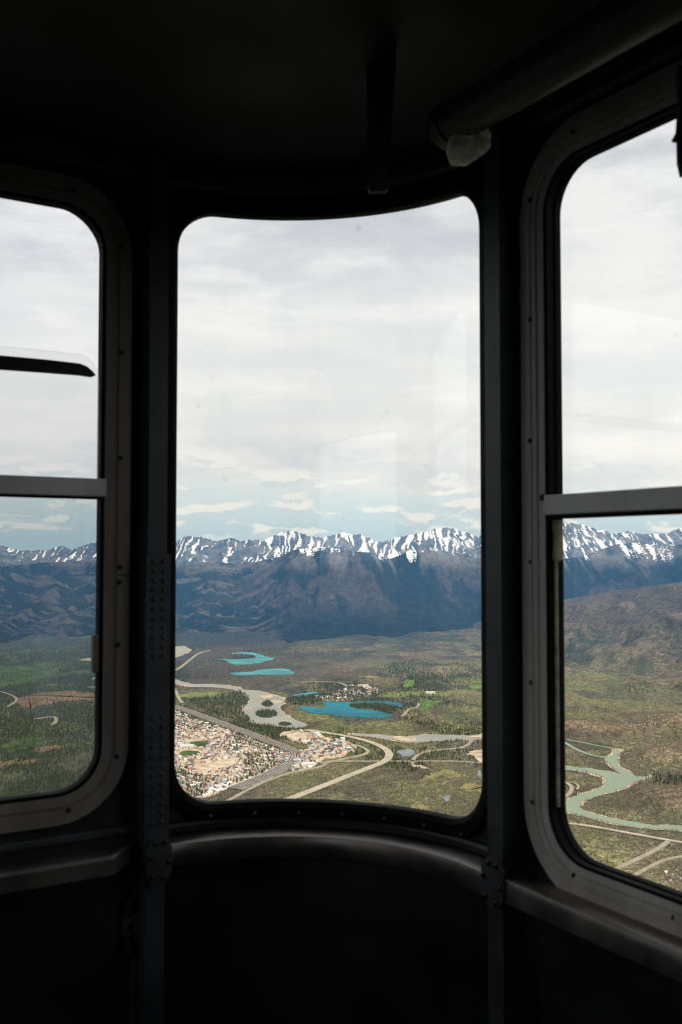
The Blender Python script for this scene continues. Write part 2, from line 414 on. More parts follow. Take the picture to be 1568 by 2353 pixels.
# pale felt edge strip in the channel and its crumpled upper end
sf = sr(1.340)
wbox('felt_strip', sf-.002, sf+.003, on_right(1277, 1852, 0)[1], -.012, -.002, .0035, 'felt', w3, .001)['label'] = 'thin pale strip in the black channel'
random.seed(3); v, f = [], []; rows = 12
for i in range(rows+1):
    t = i/rows; z = .058-t*.074; b = .5+.5*math.sin(t*9)
    for j in range(8):
        a = 2*math.pi*j/8; rr = .0125+.0025*b+random.uniform(-.0022, .0022)
        v.append(wp(sf+.003+.38*rr*math.cos(a), z+random.uniform(-.002, .002), -.002+.82*rr*math.sin(a)*(1.05 if t < .85 else .9)))
for i in range(rows):
    for j in range(8): f.append((8*i+j, 8*i+(j+1) % 8, 8*i+8+(j+1) % 8, 8*i+8+j))
f += [tuple(range(8)), tuple(range(8*rows, 8*rows+8))]
mesh_obj('packing_wad', v, f, 'felt', w3, True)['label'] = 'crumpled pale packing in the frame channel'

# ------------------------------------------------------------------ rails and ledges
rp = [(0, -.597), (.050, -.600), (.057, -.604), (.060, -.612), (.060, -.645), (.055, -.652), (.045, -.655), (0, -.655)]
r2 = wsweep('guard_rail', [.775+(sr(1.476)-.775)*i/40 for i in range(41)], rp, 'alu_rail', None, True)
tag(r2, 'curved grey metal rail below the middle corner window', 'rail')
r3 = wsweep('guard_rail', [sr(1.426), sr(1.0), sr(.4), sr(Y0+.02)], [(0, -.594), (.050, -.597), (.058, -.602), (.061, -.611), (.061, -.640), (.055, -.646), (0, -.646)], 'alu_rail', None, True)
tag(r3, 'straight grey metal rail below the right window', 'rail')
lp = [(0, -.598), (.076, -.598), (.084, -.604), (.084, -.634), (.078, -.640), (0, -.640)]
v, f = [], []; k = len(lp)
for s, sc in ((X0+.02, 1), (.2, 1), (.655, 1), (.724, .2)):
    for (n, z) in lp: v.append(wp(s, z + (.006 if sc < 1 else 0), n*sc))
for i in range(3):
    for m in range(k): f.append((i*k+m, (i+1)*k+m, (i+1)*k+(m+1) % k, i*k+(m+1) % k))
f += [tuple(range(k)), tuple(range(4*k-1, 3*k-1, -1))]
r1 = mesh_obj('guard_rail', v, f, 'alu_rail')
tag(r1, 'grey metal rail with angled end below the left window', 'rail')
t3 = wsweep('trim_3', [X0+.02, 0, .728], [(0, -.561), (.014, -.563), (.018, -.568), (.018, -.576), (0, -.580)], 'slate_paint')
tag(t3, 'thin slate ledge between left window and its rail', 'ledge', kind='structure')
t4 = wsweep('trim_4', [.775+(sr(1.476)-.775)*i/30 for i in range(31)], [(0, -.572), (.012, -.574), (.016, -.580), (.016, -.590), (0, -.594)], 'wall_paint')
tag(t4, 'thin curved ledge under the middle window gasket', 'ledge', kind='structure')
# door latch on the wall below the left rail
lt = empty('latch', wp(.717, -.82, 0))
def world_child(o, p): o.parent = p; o.matrix_parent_inverse = p.matrix_world.inverted(); return o
bpy.context.view_layer.update()
for nm, z0, z1, n1, m in (('keeper', -.745, -.71, .022, 'wall_paint'), ('body', -.79, -.748, .016, 'slate_paint'), ('keeper', -.83, -.793, .022, 'wall_paint')):
    world_child(wbox(nm, .704, .729, z0, z1, 0, n1, m, None, .003), lt)
world_child(wdisc('lock_hole', .717, -.77, .016, .007, .002, 'rubber'), lt)
tag(lt, 'dark narrow latch on the wall beside the left post', 'latch')
v = wbox('trim_5', .722, .732, ZB, -.60, 0, .02, 'slate_paint'); tag(v, 'narrow dark edging strip beside the left post', 'trim', kind='structure')

# ------------------------------------------------------------------ things under the ceiling
def tube_between(name, a, b, r, mat, parent=None, k=20, caps=True, rings=2):
    a, b = Vector(a), Vector(b); d = (b-a).normalized(); x = d.cross(Vector((0, 0, 1))).normalized(); y = x.cross(d)
    v, f = [], []
    for i in range(rings):
        c = a+(b-a)*i/(rings-1)
        for j in range(k):
            t = 2*math.pi*j/k; v.append(c+(x*math.cos(t)+y*math.sin(t))*r)
    for i in range(rings-1):
        for j in range(k): f.append((i*k+j, i*k+(j+1) % k, (i+1)*k+(j+1) % k, (i+1)*k+j))
    f += [tuple(range(k)), tuple(reversed(range((rings-1)*k, rings*k)))]
    return mesh_obj(name, v, f, mat, parent, True)
TX = 1.06
e1 = on_x(1032, 288, TX); e2 = Vector((TX, .1, e1.z))
tb = tube_between('ceiling_tube', e1, e2, .037, 'tube_grey')
tag(tb, 'grey tube running along under the ceiling above the right window', 'tube')
tube_between('end_cap', e1+Vector((0, .012, 0)), e1-Vector((0, .012, 0)), .040, 'tube_grey', tb)
for yy in (.35, 1.0): 
    tube_between('hanger', (TX, yy, e1.z+.03), (TX, yy, ZT+.245+EZ), .008, 'strap_black', tb, 8)
# cream crumpled cover under the tube's end
c0 = on_x(1076, 330, TX+.02)
bm = bmesh.new(); bmesh.ops.create_icosphere(bm, subdivisions=4, radius=1.0)
rr = np.random.default_rng(5); dirs = rr.normal(size=(14, 3)); dirs /= np.linalg.norm(dirs, axis=1)[:, None]; amp = rr.uniform(.03, .13, 14)
for vv in bm.verts:
    p = np.array(vv.co); k_ = 1.0
    for d_, a_ in zip(dirs, amp): k_ -= a_*max(0, float(p@d_)-.72)/.28
    pc = p*2.6+4; cr = 0.0
    for o_ in (1.0, 2.1): cr += (abs(math.sin(pc[0]*1.7*o_+1.3*math.sin(pc[1]*1.9*o_))+math.sin(pc[2]*2.3*o_+pc[1]*o_))-.9)/o_
    k_ += .055*cr
    sag = 1.0+.14*max(0, -p[2])
    vv.co = Vector((p[0]*.040*k_, p[1]*.042*k_*sag, (p[2]*.034*k_) - (.006*p[1] if p[2] < 0 else 0)))
me = bpy.data.meshes.new('cream_cover'); bm.to_mesh(me); bm.free()
me.polygons.foreach_set('use_smooth', [True]*len(me.polygons))
cc = link_obj('cream_cover', me, 'cream'); cc.location = c0
tag(cc, 'crumpled cream cover hanging under the end of the ceiling tube', 'cover')
# black straps hanging from the ceiling
def strap(pts, y_, X, th, label):
    q_ = [on_x(px, py, X) for px, py in pts]
    fw = Vector((*cam2world(0, 1), 0))*th
    v = [p for p in q_] + [p+fw for p in q_]; n = len(q_)
    f = [tuple(range(n)), tuple(range(2*n-1, n-1, -1))] + [(i, n+i, n+(i+1) % n, (i+1) % n) for i in range(n)]
    o = mesh_obj('hanging_strap', v, f, 'strap_black'); tag(o, label, 'strap', 'black straps under the ceiling'); return o
strap([(846, 432), (850, 440), (888, 439), (893, 432), (900, 310), (910, 150), (912, 40), (842, 40), (843, 180)], 0, .98, .012, 'black strap hanging from the ceiling above the middle window')
strap([(1560, 268), (1558, 300), (1549, 316), (1551, 321), (1560, 322), (1561, 370), (1568, 402), (1620, 402), (1630, 150), (1560, 150)], 0, 1.13, .010, 'black strap at the upper right corner of the right window')

# ================================================================== landscape
H = 900.0                                        # the valley floor lies this far below the eye
def ground(px, py, dz=0.0):                      # pixel -> camera-aligned plan position on the valley floor
    h, y, z = ray(px, py); t = (-H+dz)/z; return h*t, y*t
def hash2(ix, iy, seed):
    n = (ix.astype(np.int64)*374761393 + iy.astype(np.int64)*668265263 + seed*974711) & 0x7fffffff
    n = ((n ^ (n >> 13))*1274126177) & 0x7fffffff
    return ((n ^ (n >> 16)) & 0xffff)/65535.0
def vnoise(x, y, seed=0):
    ix = np.floor(x); iy = np.floor(y); fx = x-ix; fy = y-iy
    fx = fx*fx*fx*(fx*(fx*6-15)+10); fy = fy*fy*fy*(fy*(fy*6-15)+10)
    a = hash2(ix, iy, seed); b = hash2(ix+1, iy, seed); c = hash2(ix, iy+1, seed); d = hash2(ix+1, iy+1, seed)
    return a+(b-a)*fx+(c-a)*fy+(a-b-c+d)*fx*fy
def fbm(x, y, oct=5, seed=0, gain=.5):
    s = np.zeros_like(x); a = 1.0; t = 0
    for o in range(oct):
        s += a*vnoise(x*2**o+o*17.3, y*2**o-o*9.1, seed+o); t += a; a *= gain
    return s/t
def ridged(x, y, oct=5, seed=0, gain=.5):
    s = np.zeros_like(x); a = 1.0; t = 0
    for o in range(oct):
        s += a*(1-np.abs(2*vnoise(x*2**o+o*7.7, y*2**o+o*3.1, seed+o)-1)); t += a; a *= gain
    return s/t
def sstep(x, a, b): t = np.clip((x-a)/(b-a), 0, 1); return t*t*(3-2*t)
def az2px(azr): return 784+F*np.tan(azr)         # design help: azimuth -> column of the photograph

def grid_obj(name, X, Y, Z, mat, attrs, colr=None):
    n, m = X.shape; wx, wy = cam2world(X, Y)
    me = bpy.data.meshes.new(name)
    co = np.stack([wx, wy, Z+EZ], -1).reshape(-1, 3).astype(np.float32)
    me.vertices.add(n*m); me.vertices.foreach_set('co', co.ravel())
    i = np.arange((n-1)*(m-1)); r = i//(m-1); c = i % (m-1); a = r*m+c
    qd = np.stack([a, a+1, a+m+1, a+m], -1)
    me.loops.add(qd.size); me.loops.foreach_set('vertex_index', qd.ravel().astype(np.int32))
    me.polygons.add(len(qd)); me.polygons.foreach_set('loop_start', (np.arange(len(qd))*4).astype(np.int32))
    me.polygons.foreach_set('use_smooth', np.ones(len(qd), dtype=bool))
    for k, A_ in attrs.items():
        at = me.attributes.new(k, 'FLOAT', 'POINT'); at.data.foreach_set('value', A_.ravel().astype(np.float32))
    if colr is not None:
        at = me.color_attributes.new('land', 'FLOAT_COLOR', 'POINT')
        at.data.foreach_set('color', np.concatenate([colr.reshape(-1, 3), np.ones((n*m, 1))], 1).ravel().astype(np.float32))
    me.update(); me.validate()
    return link_obj(name, me, mat)
def mix3(a, b, t): return a+(b-a)*t[..., None]
def C(*c): return np.array(c, float)

# ---- materials of the land
def land_mat(name, fine=.03, amp=.45, snow=False):
    m, q = new_mat(name); b = q.add('ShaderNodeBsdfPrincipled'); b.inputs['Roughness'].default_value = .95
    b.inputs['Specular IOR Level'].default_value = .05
    at = q.add('ShaderNodeAttribute'); at.attribute_name = 'land'
    co = q.add('ShaderNodeTexCoord').outputs['Object']
    nz = q.noise(co, fine, 6, .65)
    nf = q.noise(co, fine*4.5, 4, .7)
    k = q.math('MULTIPLY', q.smooth(nz, .3, .7, 1-amp, 1+amp), q.smooth(nf, .3, .7, .45, 1.55))
    sc = q.add('ShaderNodeVectorMath'); sc.operation = 'SCALE'; q.link(at.outputs['Color'], sc.inputs[0]); q.link(k, sc.inputs['Scale'])
    colr = sc.outputs[0]
    if snow:
        sa_ = q.add('ShaderNodeAttribute'); sa_.attribute_name = 'snow'
        n3 = q.noise(co, .045, 5, .7)
        s_ = q.math('ADD', sa_.outputs['Fac'], q.math('MULTIPLY', q.math('SUBTRACT', n3, .5), 1.9))
        colr = q.mix(q.smooth(s_, .46, .56), colr, (.84, .86, .90))
    q.link(colr, b.inputs['Base Color'])
    bp = q.add('ShaderNodeBump'); bp.inputs['Strength'].default_value = .8; bp.inputs['Distance'].default_value = 14
    q.link(q.noise(co, fine*.6, 6, .6), bp.inputs['Height']); q.link(bp.outputs[0], b.inputs['Normal'])
    return finish(m, q, b.outputs[0])
land_mat('valley_land', .03, .55); land_mat('hill_land', .018, .42); land_mat('ridge_land', .012, .35, True); land_mat('peak_land', .012, .35, True)

def polar(a0, a1, na, r0, r1, nr):
    A_ = np.radians(np.linspace(a0, a1, na)); R_ = np.exp(np.linspace(math.log(r0), math.log(r1), nr))
    AA, RR = np.meshgrid(A_, R_); return AA, RR, RR*np.sin(AA), RR*np.cos(AA)

# ---- valley floor
KNOLLS = ((1535, 1842, 52, 130, 215), (1680, 1850, 75, 190, 230), (1530, 1742, 38, 170, 200), (1430, 1676, 26, 330, 190), (1560, 1660, 45, 300, 300), (1320, 1668, 22, 160, 160))
GREEN, OLIVE, BROWN, GREY, DARK = C(.090, .112, .046), C(.135, .134, .062), C(.165, .125, .085), C(.118, .106, .084), C(.032, .042, .032)
AA, RR, X, Y = polar(-36, 36, 620, 1500, 16000, 420)
n_a = fbm(X/900, Y/1500, 5, 1); n_b = fbm(X/400+9, Y/700, 5, 2); n_c = fbm(X/150, Y/260, 4, 3); n_d = fbm(X/1300, Y/1700, 4, 8)
colr = mix3(OLIVE*np.ones(X.shape+(1,)), GREY, sstep(n_a, .40, .60))
colr = mix3(colr, BROWN, sstep(n_b, .50, .68)*.65)
colr = mix3(colr, C(.055, .052, .045)*np.ones(X.shape+(1,)), sstep(fbm(X/230+7, Y/420, 4, 14), .52, .62)*.75)
colr = mix3(colr, C(.20, .185, .085)*np.ones(X.shape+(1,)), sstep(fbm(X/190+2, Y/230, 4, 16), .60, .70)*.7)
colr = mix3(colr, DARK, sstep(n_d*.6+n_c*.4, .48, .60)*.85*sstep(Y, 3800, 6500))
colr = mix3(colr, GREEN*1.1, sstep(fbm(X/350, Y/420, 4, 12), .58, .68)*.5)
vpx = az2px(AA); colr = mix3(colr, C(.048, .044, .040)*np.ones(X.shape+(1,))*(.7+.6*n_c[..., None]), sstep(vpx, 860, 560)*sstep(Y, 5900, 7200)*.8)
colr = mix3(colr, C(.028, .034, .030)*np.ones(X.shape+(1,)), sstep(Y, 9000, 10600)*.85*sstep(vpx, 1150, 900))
# west of the town (left window) the forest is greener and darker
lft = sstep(X/Y, -.19, -.23)
colr = mix3(colr, mix3(DARK*1.4*np.ones(X.shape+(1,)), GREEN*1.0, sstep(n_c*.5+n_b*.5, .46, .62)), lft*.8)
Zv = np.full_like(X, -H) - RR**2/(2*8.5e6)*0
for (px, py, hgt, rx, ry) in KNOLLS:
    gx, gy = ground(px, py); dd = ((X-gx)/rx)**2+((Y-gy)/ry)**2
    k = np.exp(-dd*1.6)*sstep(dd, 1.6, .5)
    Zv += hgt*k*(.55+.9*fbm(X/130+px, Y/220, 4, 5)); colr = mix3(colr, C(.17, .125, .085)*np.ones(X.shape+(1,))*(.75+.5*n_c[..., None]), np.clip(k*1.5, 0, 1))
far = sstep(Y, 9300, 11000); Zv += far*60*fbm(X/700, Y/900, 4, 21)
valley = grid_obj('valley_floor', X, Y, Zv, 'valley_land', {}, colr)
tag(valley, 'broad forested valley floor far below the windows', 'valley', kind='structure')
del X, Y, colr

# ---- hillside that climbs to the right
def hill_crest(px): return np.interp(px, [700, 900, 1060, 1120, 1200, 1295, 1400, 1568, 1800, 2300], [1462, 1450, 1434, 1420, 1397, 1377, 1358, 1336, 1290, 1200])
def hill_h(AA, RR, X, Y):
    px = az2px(AA)
    Dc = np.interp(px, [700, 1120, 1295, 1568, 2300], [12300, 11800, 10600, 9400, 7800])
    Df = np.interp(px, [700, 1000, 1120, 1295, 1568, 2300], [11600, 10300, 8600, 6900, 5500, 4200])
    zc = -(hill_crest(px)-1268.4)/F*Dc
    t = (Y-Df)/(Dc-Df); tt = np.clip(t, 0, 1)
    h = -H-8+(zc+H+8)*(.35*tt+.65*tt*tt*(3-2*tt))
    sp = ridged(X/900+Y/2600, Y/1500-X/1900, 5, 31); g = fbm(X/260, Y/420, 5, 33)
    w = np.clip(4*tt*(1-tt), 0, 1)
    h = h-w*300*(1-sp)*(zc+H)/600 + w*130*(g-.5) + w*60*(ridged(X/240, Y/300, 3, 37)-.6)
    h = np.where(t > 1, zc-(t-1)*900, h); h = np.where(t < 0, -H-8+t*400, h)
    return h, tt, sp, g
AA, RR, X, Y = polar(-3, 38, 520, 4000, 13500, 300)
Zh, tt, sp, g = hill_h(AA, RR, X, Y)
nb = fbm(X/330, Y/500, 5, 41); nc = fbm(X/120, Y/190, 4, 43)
colr = mix3(C(.118, .098, .072)*np.ones(X.shape+(1,)), C(.050, .054, .042), sstep(nb*.6+nc*.4, .44, .58))
colr = mix3(colr, C(.22, .155, .10), sstep(sp+.5*(nc-.5), .60, .80)*.8*sstep(tt, .95, .3))
colr = mix3(colr, C(.085, .095, .048), sstep(fbm(X/500+4, Y/650, 4, 45), .5, .65)*.6*sstep(tt, .7, .2))
colr = mix3(colr, C(.062, .055, .054), sstep(tt, .35, .9)*.6)
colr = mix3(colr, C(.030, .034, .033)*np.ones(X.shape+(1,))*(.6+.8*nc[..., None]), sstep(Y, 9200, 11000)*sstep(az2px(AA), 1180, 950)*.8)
hill = grid_obj('brown_hillside', X, Y, Zh, 'hill_land', {}, colr)
tag(hill, 'brown wooded hillside rising at the right behind the green river', 'hillside', kind='structure')

# ---- forested front ridge and snowy range behind
SKY_PX = [-700, -200, 0, 30, 55, 110, 143, 150, 165, 205, 260, 330, 390, 428, 447, 466, 500, 523, 533, 552, 583, 605, 624, 655, 667, 679, 693, 710, 739, 763, 791, 806, 834, 839, 858, 877, 906, 954, 978, 1002, 1040, 1059, 1088, 1119, 1180, 1240, 1295, 1318, 1343, 1358, 1374, 1384, 1410, 1445, 1460, 1486, 1519, 1537, 1552, 1568, 1700, 2300]
SKY_PY = [1235, 1225, 1252, 1260, 1265, 1262, 1253, 1254, 1262, 1248, 1240, 1248, 1254, 1229, 1232, 1234, 1243, 1236, 1235, 1242, 1239, 1241, 1234, 1219, 1220, 1220, 1224, 1231, 1234, 1229, 1222, 1227, 1227, 1229, 1241, 1245, 1236, 1225, 1222, 1214, 1212, 1218, 1229, 1230, 1236, 1220, 1203, 1201, 1206, 1209, 1218, 1217, 1226, 1219, 1225, 1226, 1225, 1225, 1216, 1210, 1222, 1225]
FR_PX = [-700, 0, 100, 225, 320, 395, 440, 480, 540, 590, 638, 677, 743, 800, 860, 895, 925, 944, 1000, 1060, 1119, 1200, 1295, 1346, 1380, 1420, 1448, 1500, 1568, 1800, 2300]
FR_PY = [1300, 1302, 1292, 1287, 1300, 1310, 1296, 1290, 1295, 1290, 1280, 1262, 1257, 1263, 1270, 1284, 1272, 1262, 1266, 1272, 1279, 1285, 1284, 1276, 1262, 1249, 1246, 1252, 1250, 1250, 1250]
AA, RR, X, Y = polar(-29, 31, 1150, 9300, 15500, 300)
px = az2px(AA)
Dc = 13000+500*np.sin(px/180.0)+300*np.sin(px/71.0)
Df = np.interp(px, [0, 395, 700, 1000, 1300], [10000, 10000, 10100, 10900, 11200])+1300*(fbm(px/110, px*0, 4, 50)-.5)
zc = -(np.interp(px, FR_PX, FR_PY)-1268.4)/F*Dc
t = (Y-Df)/(Dc-Df); tt = np.clip(t, 0, 1); w = np.clip(4*tt*(1-tt), 0, 1)
wx_ = X+350*(fbm(X/700, Y/1500, 3, 61)-.5)
r1_ = ridged(wx_/1100, Y/4200, 5, 51); r2_ = ridged(wx_/420+3, Y/1500, 4, 53); g = fbm(X/220, Y/380, 5, 55); r3_ = ridged(wx_/170+.25*Y/170, Y/620, 4, 59)
Zf = -H-10+(zc+H+10)*(tt**.95)-w*(330*(1-r1_)+150*(1-r2_)+70*(1-r3_))*.85+w*90*(g-.5)+8*(fbm(X/60, Y/60, 3, 57)-.5)
Zf = np.where(t > 1, zc-(t-1)*1500+40*(g-.5), Zf); Zf = np.where(t < 0, -H-10+t*300, Zf)
nb = fbm(X/500, Y/600, 5, 63)
alt = sstep(Zf, -330, -20)
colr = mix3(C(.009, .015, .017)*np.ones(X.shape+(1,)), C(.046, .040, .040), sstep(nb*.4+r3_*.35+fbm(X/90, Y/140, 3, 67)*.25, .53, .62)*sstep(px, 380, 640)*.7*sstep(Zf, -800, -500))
colr = mix3(colr, C(.12, .105, .09), sstep(fbm(X/300+Y/420, Y/130, 5, 66, .6)+.35*(r3_-.6), .54, .62)*.42*sstep(px, 700, 560))
colr = mix3(colr, C(.115, .112, .11), alt*sstep(r3_*.5+g*.5, .50, .64)*.8)
snow = sstep(Zf, -200, 60)*.36+((.60-r3_)*1.5+(.60-r2_)*.4+(vnoise(wx_/40+3*g, Y/300+2*g, 58)-.5)*.7)*sstep(Zf, -260, 0)-.02-.3*sstep(Zf, -200, -330)
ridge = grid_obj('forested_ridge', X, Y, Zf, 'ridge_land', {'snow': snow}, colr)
tag(ridge, 'dark blue forested mountain ridge across the valley', 'mountain', kind='structure')

AA, RR, X, Y = polar(-29, 31, 1500, 13000, 18600, 230)
px = az2px(AA)
Dc = 17200+500*np.sin(px/130.0)
zc = -(np.interp(px, SKY_PX, SKY_PY)-1268.4)/F*Dc + 36*(fbm(px/7, px*0+3, 4, 70, .6)-.5)
Df = Dc-3900
t = (Y-Df)/(Dc-Df); tt = np.clip(t, 0, 1); w = np.clip(3.2*tt*(1-tt)+.10*tt, 0, 1)
wx_ = X+300*(fbm(X/600, Y/900, 3, 71)-.5)
r1_ = ridged(wx_/900, Y/3200, 5, 72); r2_ = ridged(wx_/300+5, Y/1300, 5, 74); g = fbm(X/140, Y/200, 5, 76); r3_ = ridged(wx_/120+Y/900, Y/520, 4, 78); r4_ = vnoise(wx_/30+4*g, Y/330+2*g, 79)
Zp = -700+(zc+700)*(tt**1.05)-w*(300*(1-r1_)+170*(1-r2_)+75*(1-r3_))+w*80*(g-.5)
Zp = np.where(t > 1, zc-(t-1)*2500, Zp); Zp = np.where(t < 0, -700+t*300, Zp)
colr = mix3(C(.105, .105, .108)*np.ones(X.shape+(1,)), C(.055, .058, .065), sstep(g, .4, .62))
colr = mix3(colr, C(.025, .034, .034), sstep(Zp, -130, -300))
rich = np.interp(px, [0, 300, 400, 470, 560, 640, 800, 880, 950, 1040, 1300, 1568], [-.02, .0, .14, .02, -.06, .02, .04, .20, .10, .14, .16, .06])
snow = rich-.08+.75*(fbm(X/420+3, Y/500, 3, 80)-.5)+sstep(Zp, -230, 200)*.30+(.60-r2_)*.3+(.60-r3_)*.55+(.62-r1_)*.25+(r4_-.5)*1.5
peaks = grid_obj('snowy_range', X, Y, Zp, 'peak_land', {'snow': snow}, colr)
tag(peaks, 'grey rocky mountain range streaked with snow on the skyline', 'mountain', kind='structure')
del X, Y, colr, snow

# ---- water, fields and roads lying on the valley floor
def Z2(p): return [(380+x/4.126, 1480+y/4.126) for x, y in p]
def Z3(p): return [(740+x/4.02, 1480+y/4.02) for x, y in p]
def ZL(p): return [(x/2.94, 1100+y/2.94) for x, y in p]
def ZR(p): return [(1180+x/3.923, 1650+y/3.923) for x, y in p]
def flat_mat(name, col, rough=.9, var=.2, scale=.02, spec=.1, stretch=(1, 1, 1)):
    return surf(name, col, rough, 0, var, scale, stretch, 0, spec)
flat_mat('lake_blue', (.006, .125, .165), .5, .35, .006, .08)
flat_mat('lake_turquoise', (.05, .22, .24), .5, .35, .006, .1)
flat_mat('river_silt', (.24, .235, .195), .5, .12, .006, .2)
flat_mat('river_jade', (.185, .232, .155), .45, .08, .006, .2)
flat_mat('pond_pale', (.15, .165, .18), .4, .35, .02, .3)
flat_mat('gravel_road', (.36, .31, .235), .9, .12, .02)
flat_mat('track_road', (.27, .235, .17), .9, .15, .02)
flat_mat('sand', (.40, .31, .22), .95, .3, .02)
flat_mat('golf_green', (.095, .155, .04), .95, .35, .012)
flat_mat('meadow_yellow', (.19, .165, .07), .95, .3, .012)
flat_mat('meadow_olive', (.135, .15, .05), .95, .3, .012)
flat_mat('meadow_rust', (.165, .105, .066), .95, .35, .012)
flat_mat('meadow_left', (.052, .085, .030), .95, .4, .012)
flat_mat('town_earth', (.40, .295, .20), .95, .40, .02)
flat_mat('town_lot', (.44, .36, .26), .95, .3, .03)
flat_mat('rail_bed', (.30, .255, .205), .9, .2, .03)
flat_mat('rail_line', (.06, .06, .065), .8, .2, .03)
flat_mat('island_wood', (.035, .045, .028), .95, .4, .03)
AVOID = []          # plan polygons where no tree grows
def smooth_poly(p, it=2):
    for _ in range(it):
        q_ = []
        for i in range(len(p)):
            a, b = p[i], p[(i+1) % len(p)]
            q_ += [(a[0]*.75+b[0]*.25, a[1]*.75+b[1]*.25), (a[0]*.25+b[0]*.75, a[1]*.25+b[1]*.75)]
        p = q_
    return p
SOFT = []           # plan polygons with thin tree cover
def ragged(pl, amt, seed):
    out = []
    for i in range(len(pl)):
        a, b = np.array(pl[i]), np.array(pl[(i+1) % len(pl)]); k = max(1, min(24, int(np.linalg.norm(b-a)/14)))
        for j in range(k): out.append(a+(b-a)*j/k)
    P_ = np.array(out); x, y = P_[:, 0], P_[:, 1]
    dx_ = (fbm(x/55, y/75, 4, seed, .7)-.5)*2*amt; dy_ = (fbm(x/55+40, y/75, 4, seed+7, .7)-.5)*5*amt
    return [(p[0]+a, p[1]+b) for p, a, b in zip(P_, dx_, dy_)]
RAG = {'meadow': 42, 'golf_green': 34, 'lake': 9, 'river': 8, 'pond': 14, 'river_island': 12, 'gravel_bar': 14, 'sand_pit': 20, 'town_ground': 14, 'works_yard': 24, 'bare_lot': 16, 'town_park': 12, 'resort_ground': 20}
def patch(name, pix, dz, mat, label, cat, it=2, avoid=True, parent=None, depth=4.0):
    pl_ = [ground(*p, dz) for p in smooth_poly(pix, it)]
    if name in RAG: pl_ = ragged(pl_, RAG[name], len(label))
    if name == 'river':                       # pale gravel banks round the water
        P_ = np.array(pl_); d_ = np.roll(P_, -1, 0)-np.roll(P_, 1, 0); d_ /= np.linalg.norm(d_, axis=1)[:, None]+1e-9
        ar = np.sum(P_[:, 0]*np.roll(P_[:, 1], -1)-np.roll(P_[:, 0], -1)*P_[:, 1]); nr = np.stack([d_[:, 1], -d_[:, 0]], 1)*(1 if ar > 0 else -1)
        wd = 4+22*np.clip(fbm(P_[:, 0]/60, P_[:, 1]/90, 3, 201)-.35, 0, 1)*2; bank = P_+nr*wd[:, None]
    n = len(pl_); 
    w_ = [cam2world(*p) for p in pl_]
    bm = bmesh.new(); top = [bm.verts.new((x, y, -H+dz+EZ)) for x, y in w_]; bot = [bm.verts.new((x, y, -H+dz-depth+EZ)) for x, y in w_]
    fc = bm.faces.new(top)
    for i in range(n): bm.faces.new((top[i], top[(i+1) % n], bot[(i+1) % n], bot[i]))
    bmesh.ops.triangulate(bm, faces=[fc]); bmesh.ops.recalc_face_normals(bm, faces=bm.faces)
    me = bpy.data.meshes.new(name); bm.to_mesh(me); bm.free()
    o = link_obj(name, me, mat, parent)
    if name == 'river':
        bm = bmesh.new(); fc = bm.faces.new([bm.verts.new((*cam2world(*p), -H+dz-.8+EZ)) for p in bank]); bmesh.ops.triangulate(bm, faces=[fc])
        bmesh.ops.recalc_face_normals(bm, faces=bm.faces); 
        mb = bpy.data.meshes.new('river_bank'); bm.to_mesh(mb); bm.free(); link_obj('river_bank', mb, 'sand', o)['label'] = 'pale gravel bank'
    if label: tag(o, label, cat)
    if avoid: (SOFT if name in ('meadow', 'golf_green') else AVOID).append(np.array(pl_))
    return o
def smooth_line(p, it=2):
    for _ in range(it):
        q_ = [p[0]]
        for i in range(len(p)-1):
            a, b = p[i], p[i+1]
            q_ += [(a[0]*.75+b[0]*.25, a[1]*.75+b[1]*.25), (a[0]*.25+b[0]*.75, a[1]*.25+b[1]*.75)]
        p = q_+[p[-1]]
    return p
def ribbon(name, pix, width, dz, mat, label=None, cat=None, parent=None, shift=0.0, avoid=True):
    pl_ = np.array([ground(*p, dz) for p in smooth_line(pix)])
    d = np.gradient(pl_, axis=0); d /= np.linalg.norm(d, axis=1)[:, None]; nr = np.stack([-d[:, 1], d[:, 0]], 1)
    L, R = pl_+nr*(width/2+shift), pl_-nr*(width/2-shift)
    if avoid: AVOID.append(np.concatenate([pl_+nr*(width/2+shift+6), (pl_-nr*(width/2-shift+6))[::-1]]))
    v, f = [], []
    for a, b in zip(L, R):
        for p, zz in ((a, 0), (b, 0), (b, -3), (a, -3)):
            x, y = cam2world(*p); v.append((x, y, -H+dz+zz+EZ))
    for i in range(len(L)-1):
        for m in range(4): f.append((4*i+m, 4*i+4+m, 4*i+4+(m+1) % 4, 4*i+(m+1) % 4))
    o = mesh_obj(name, v, f, mat, parent)
    if label: tag(o, label, cat)
    return o
def ell(cx, cy, rx, ry, n=10, j=.18, seed=1):
    r_ = random.Random(seed); return [(cx+rx*math.cos(2*math.pi*i/n)*(1+r_.uniform(-j, j)), cy+ry*math.sin(2*math.pi*i/n)*(1+r_.uniform(-j, j))) for i in range(n)]

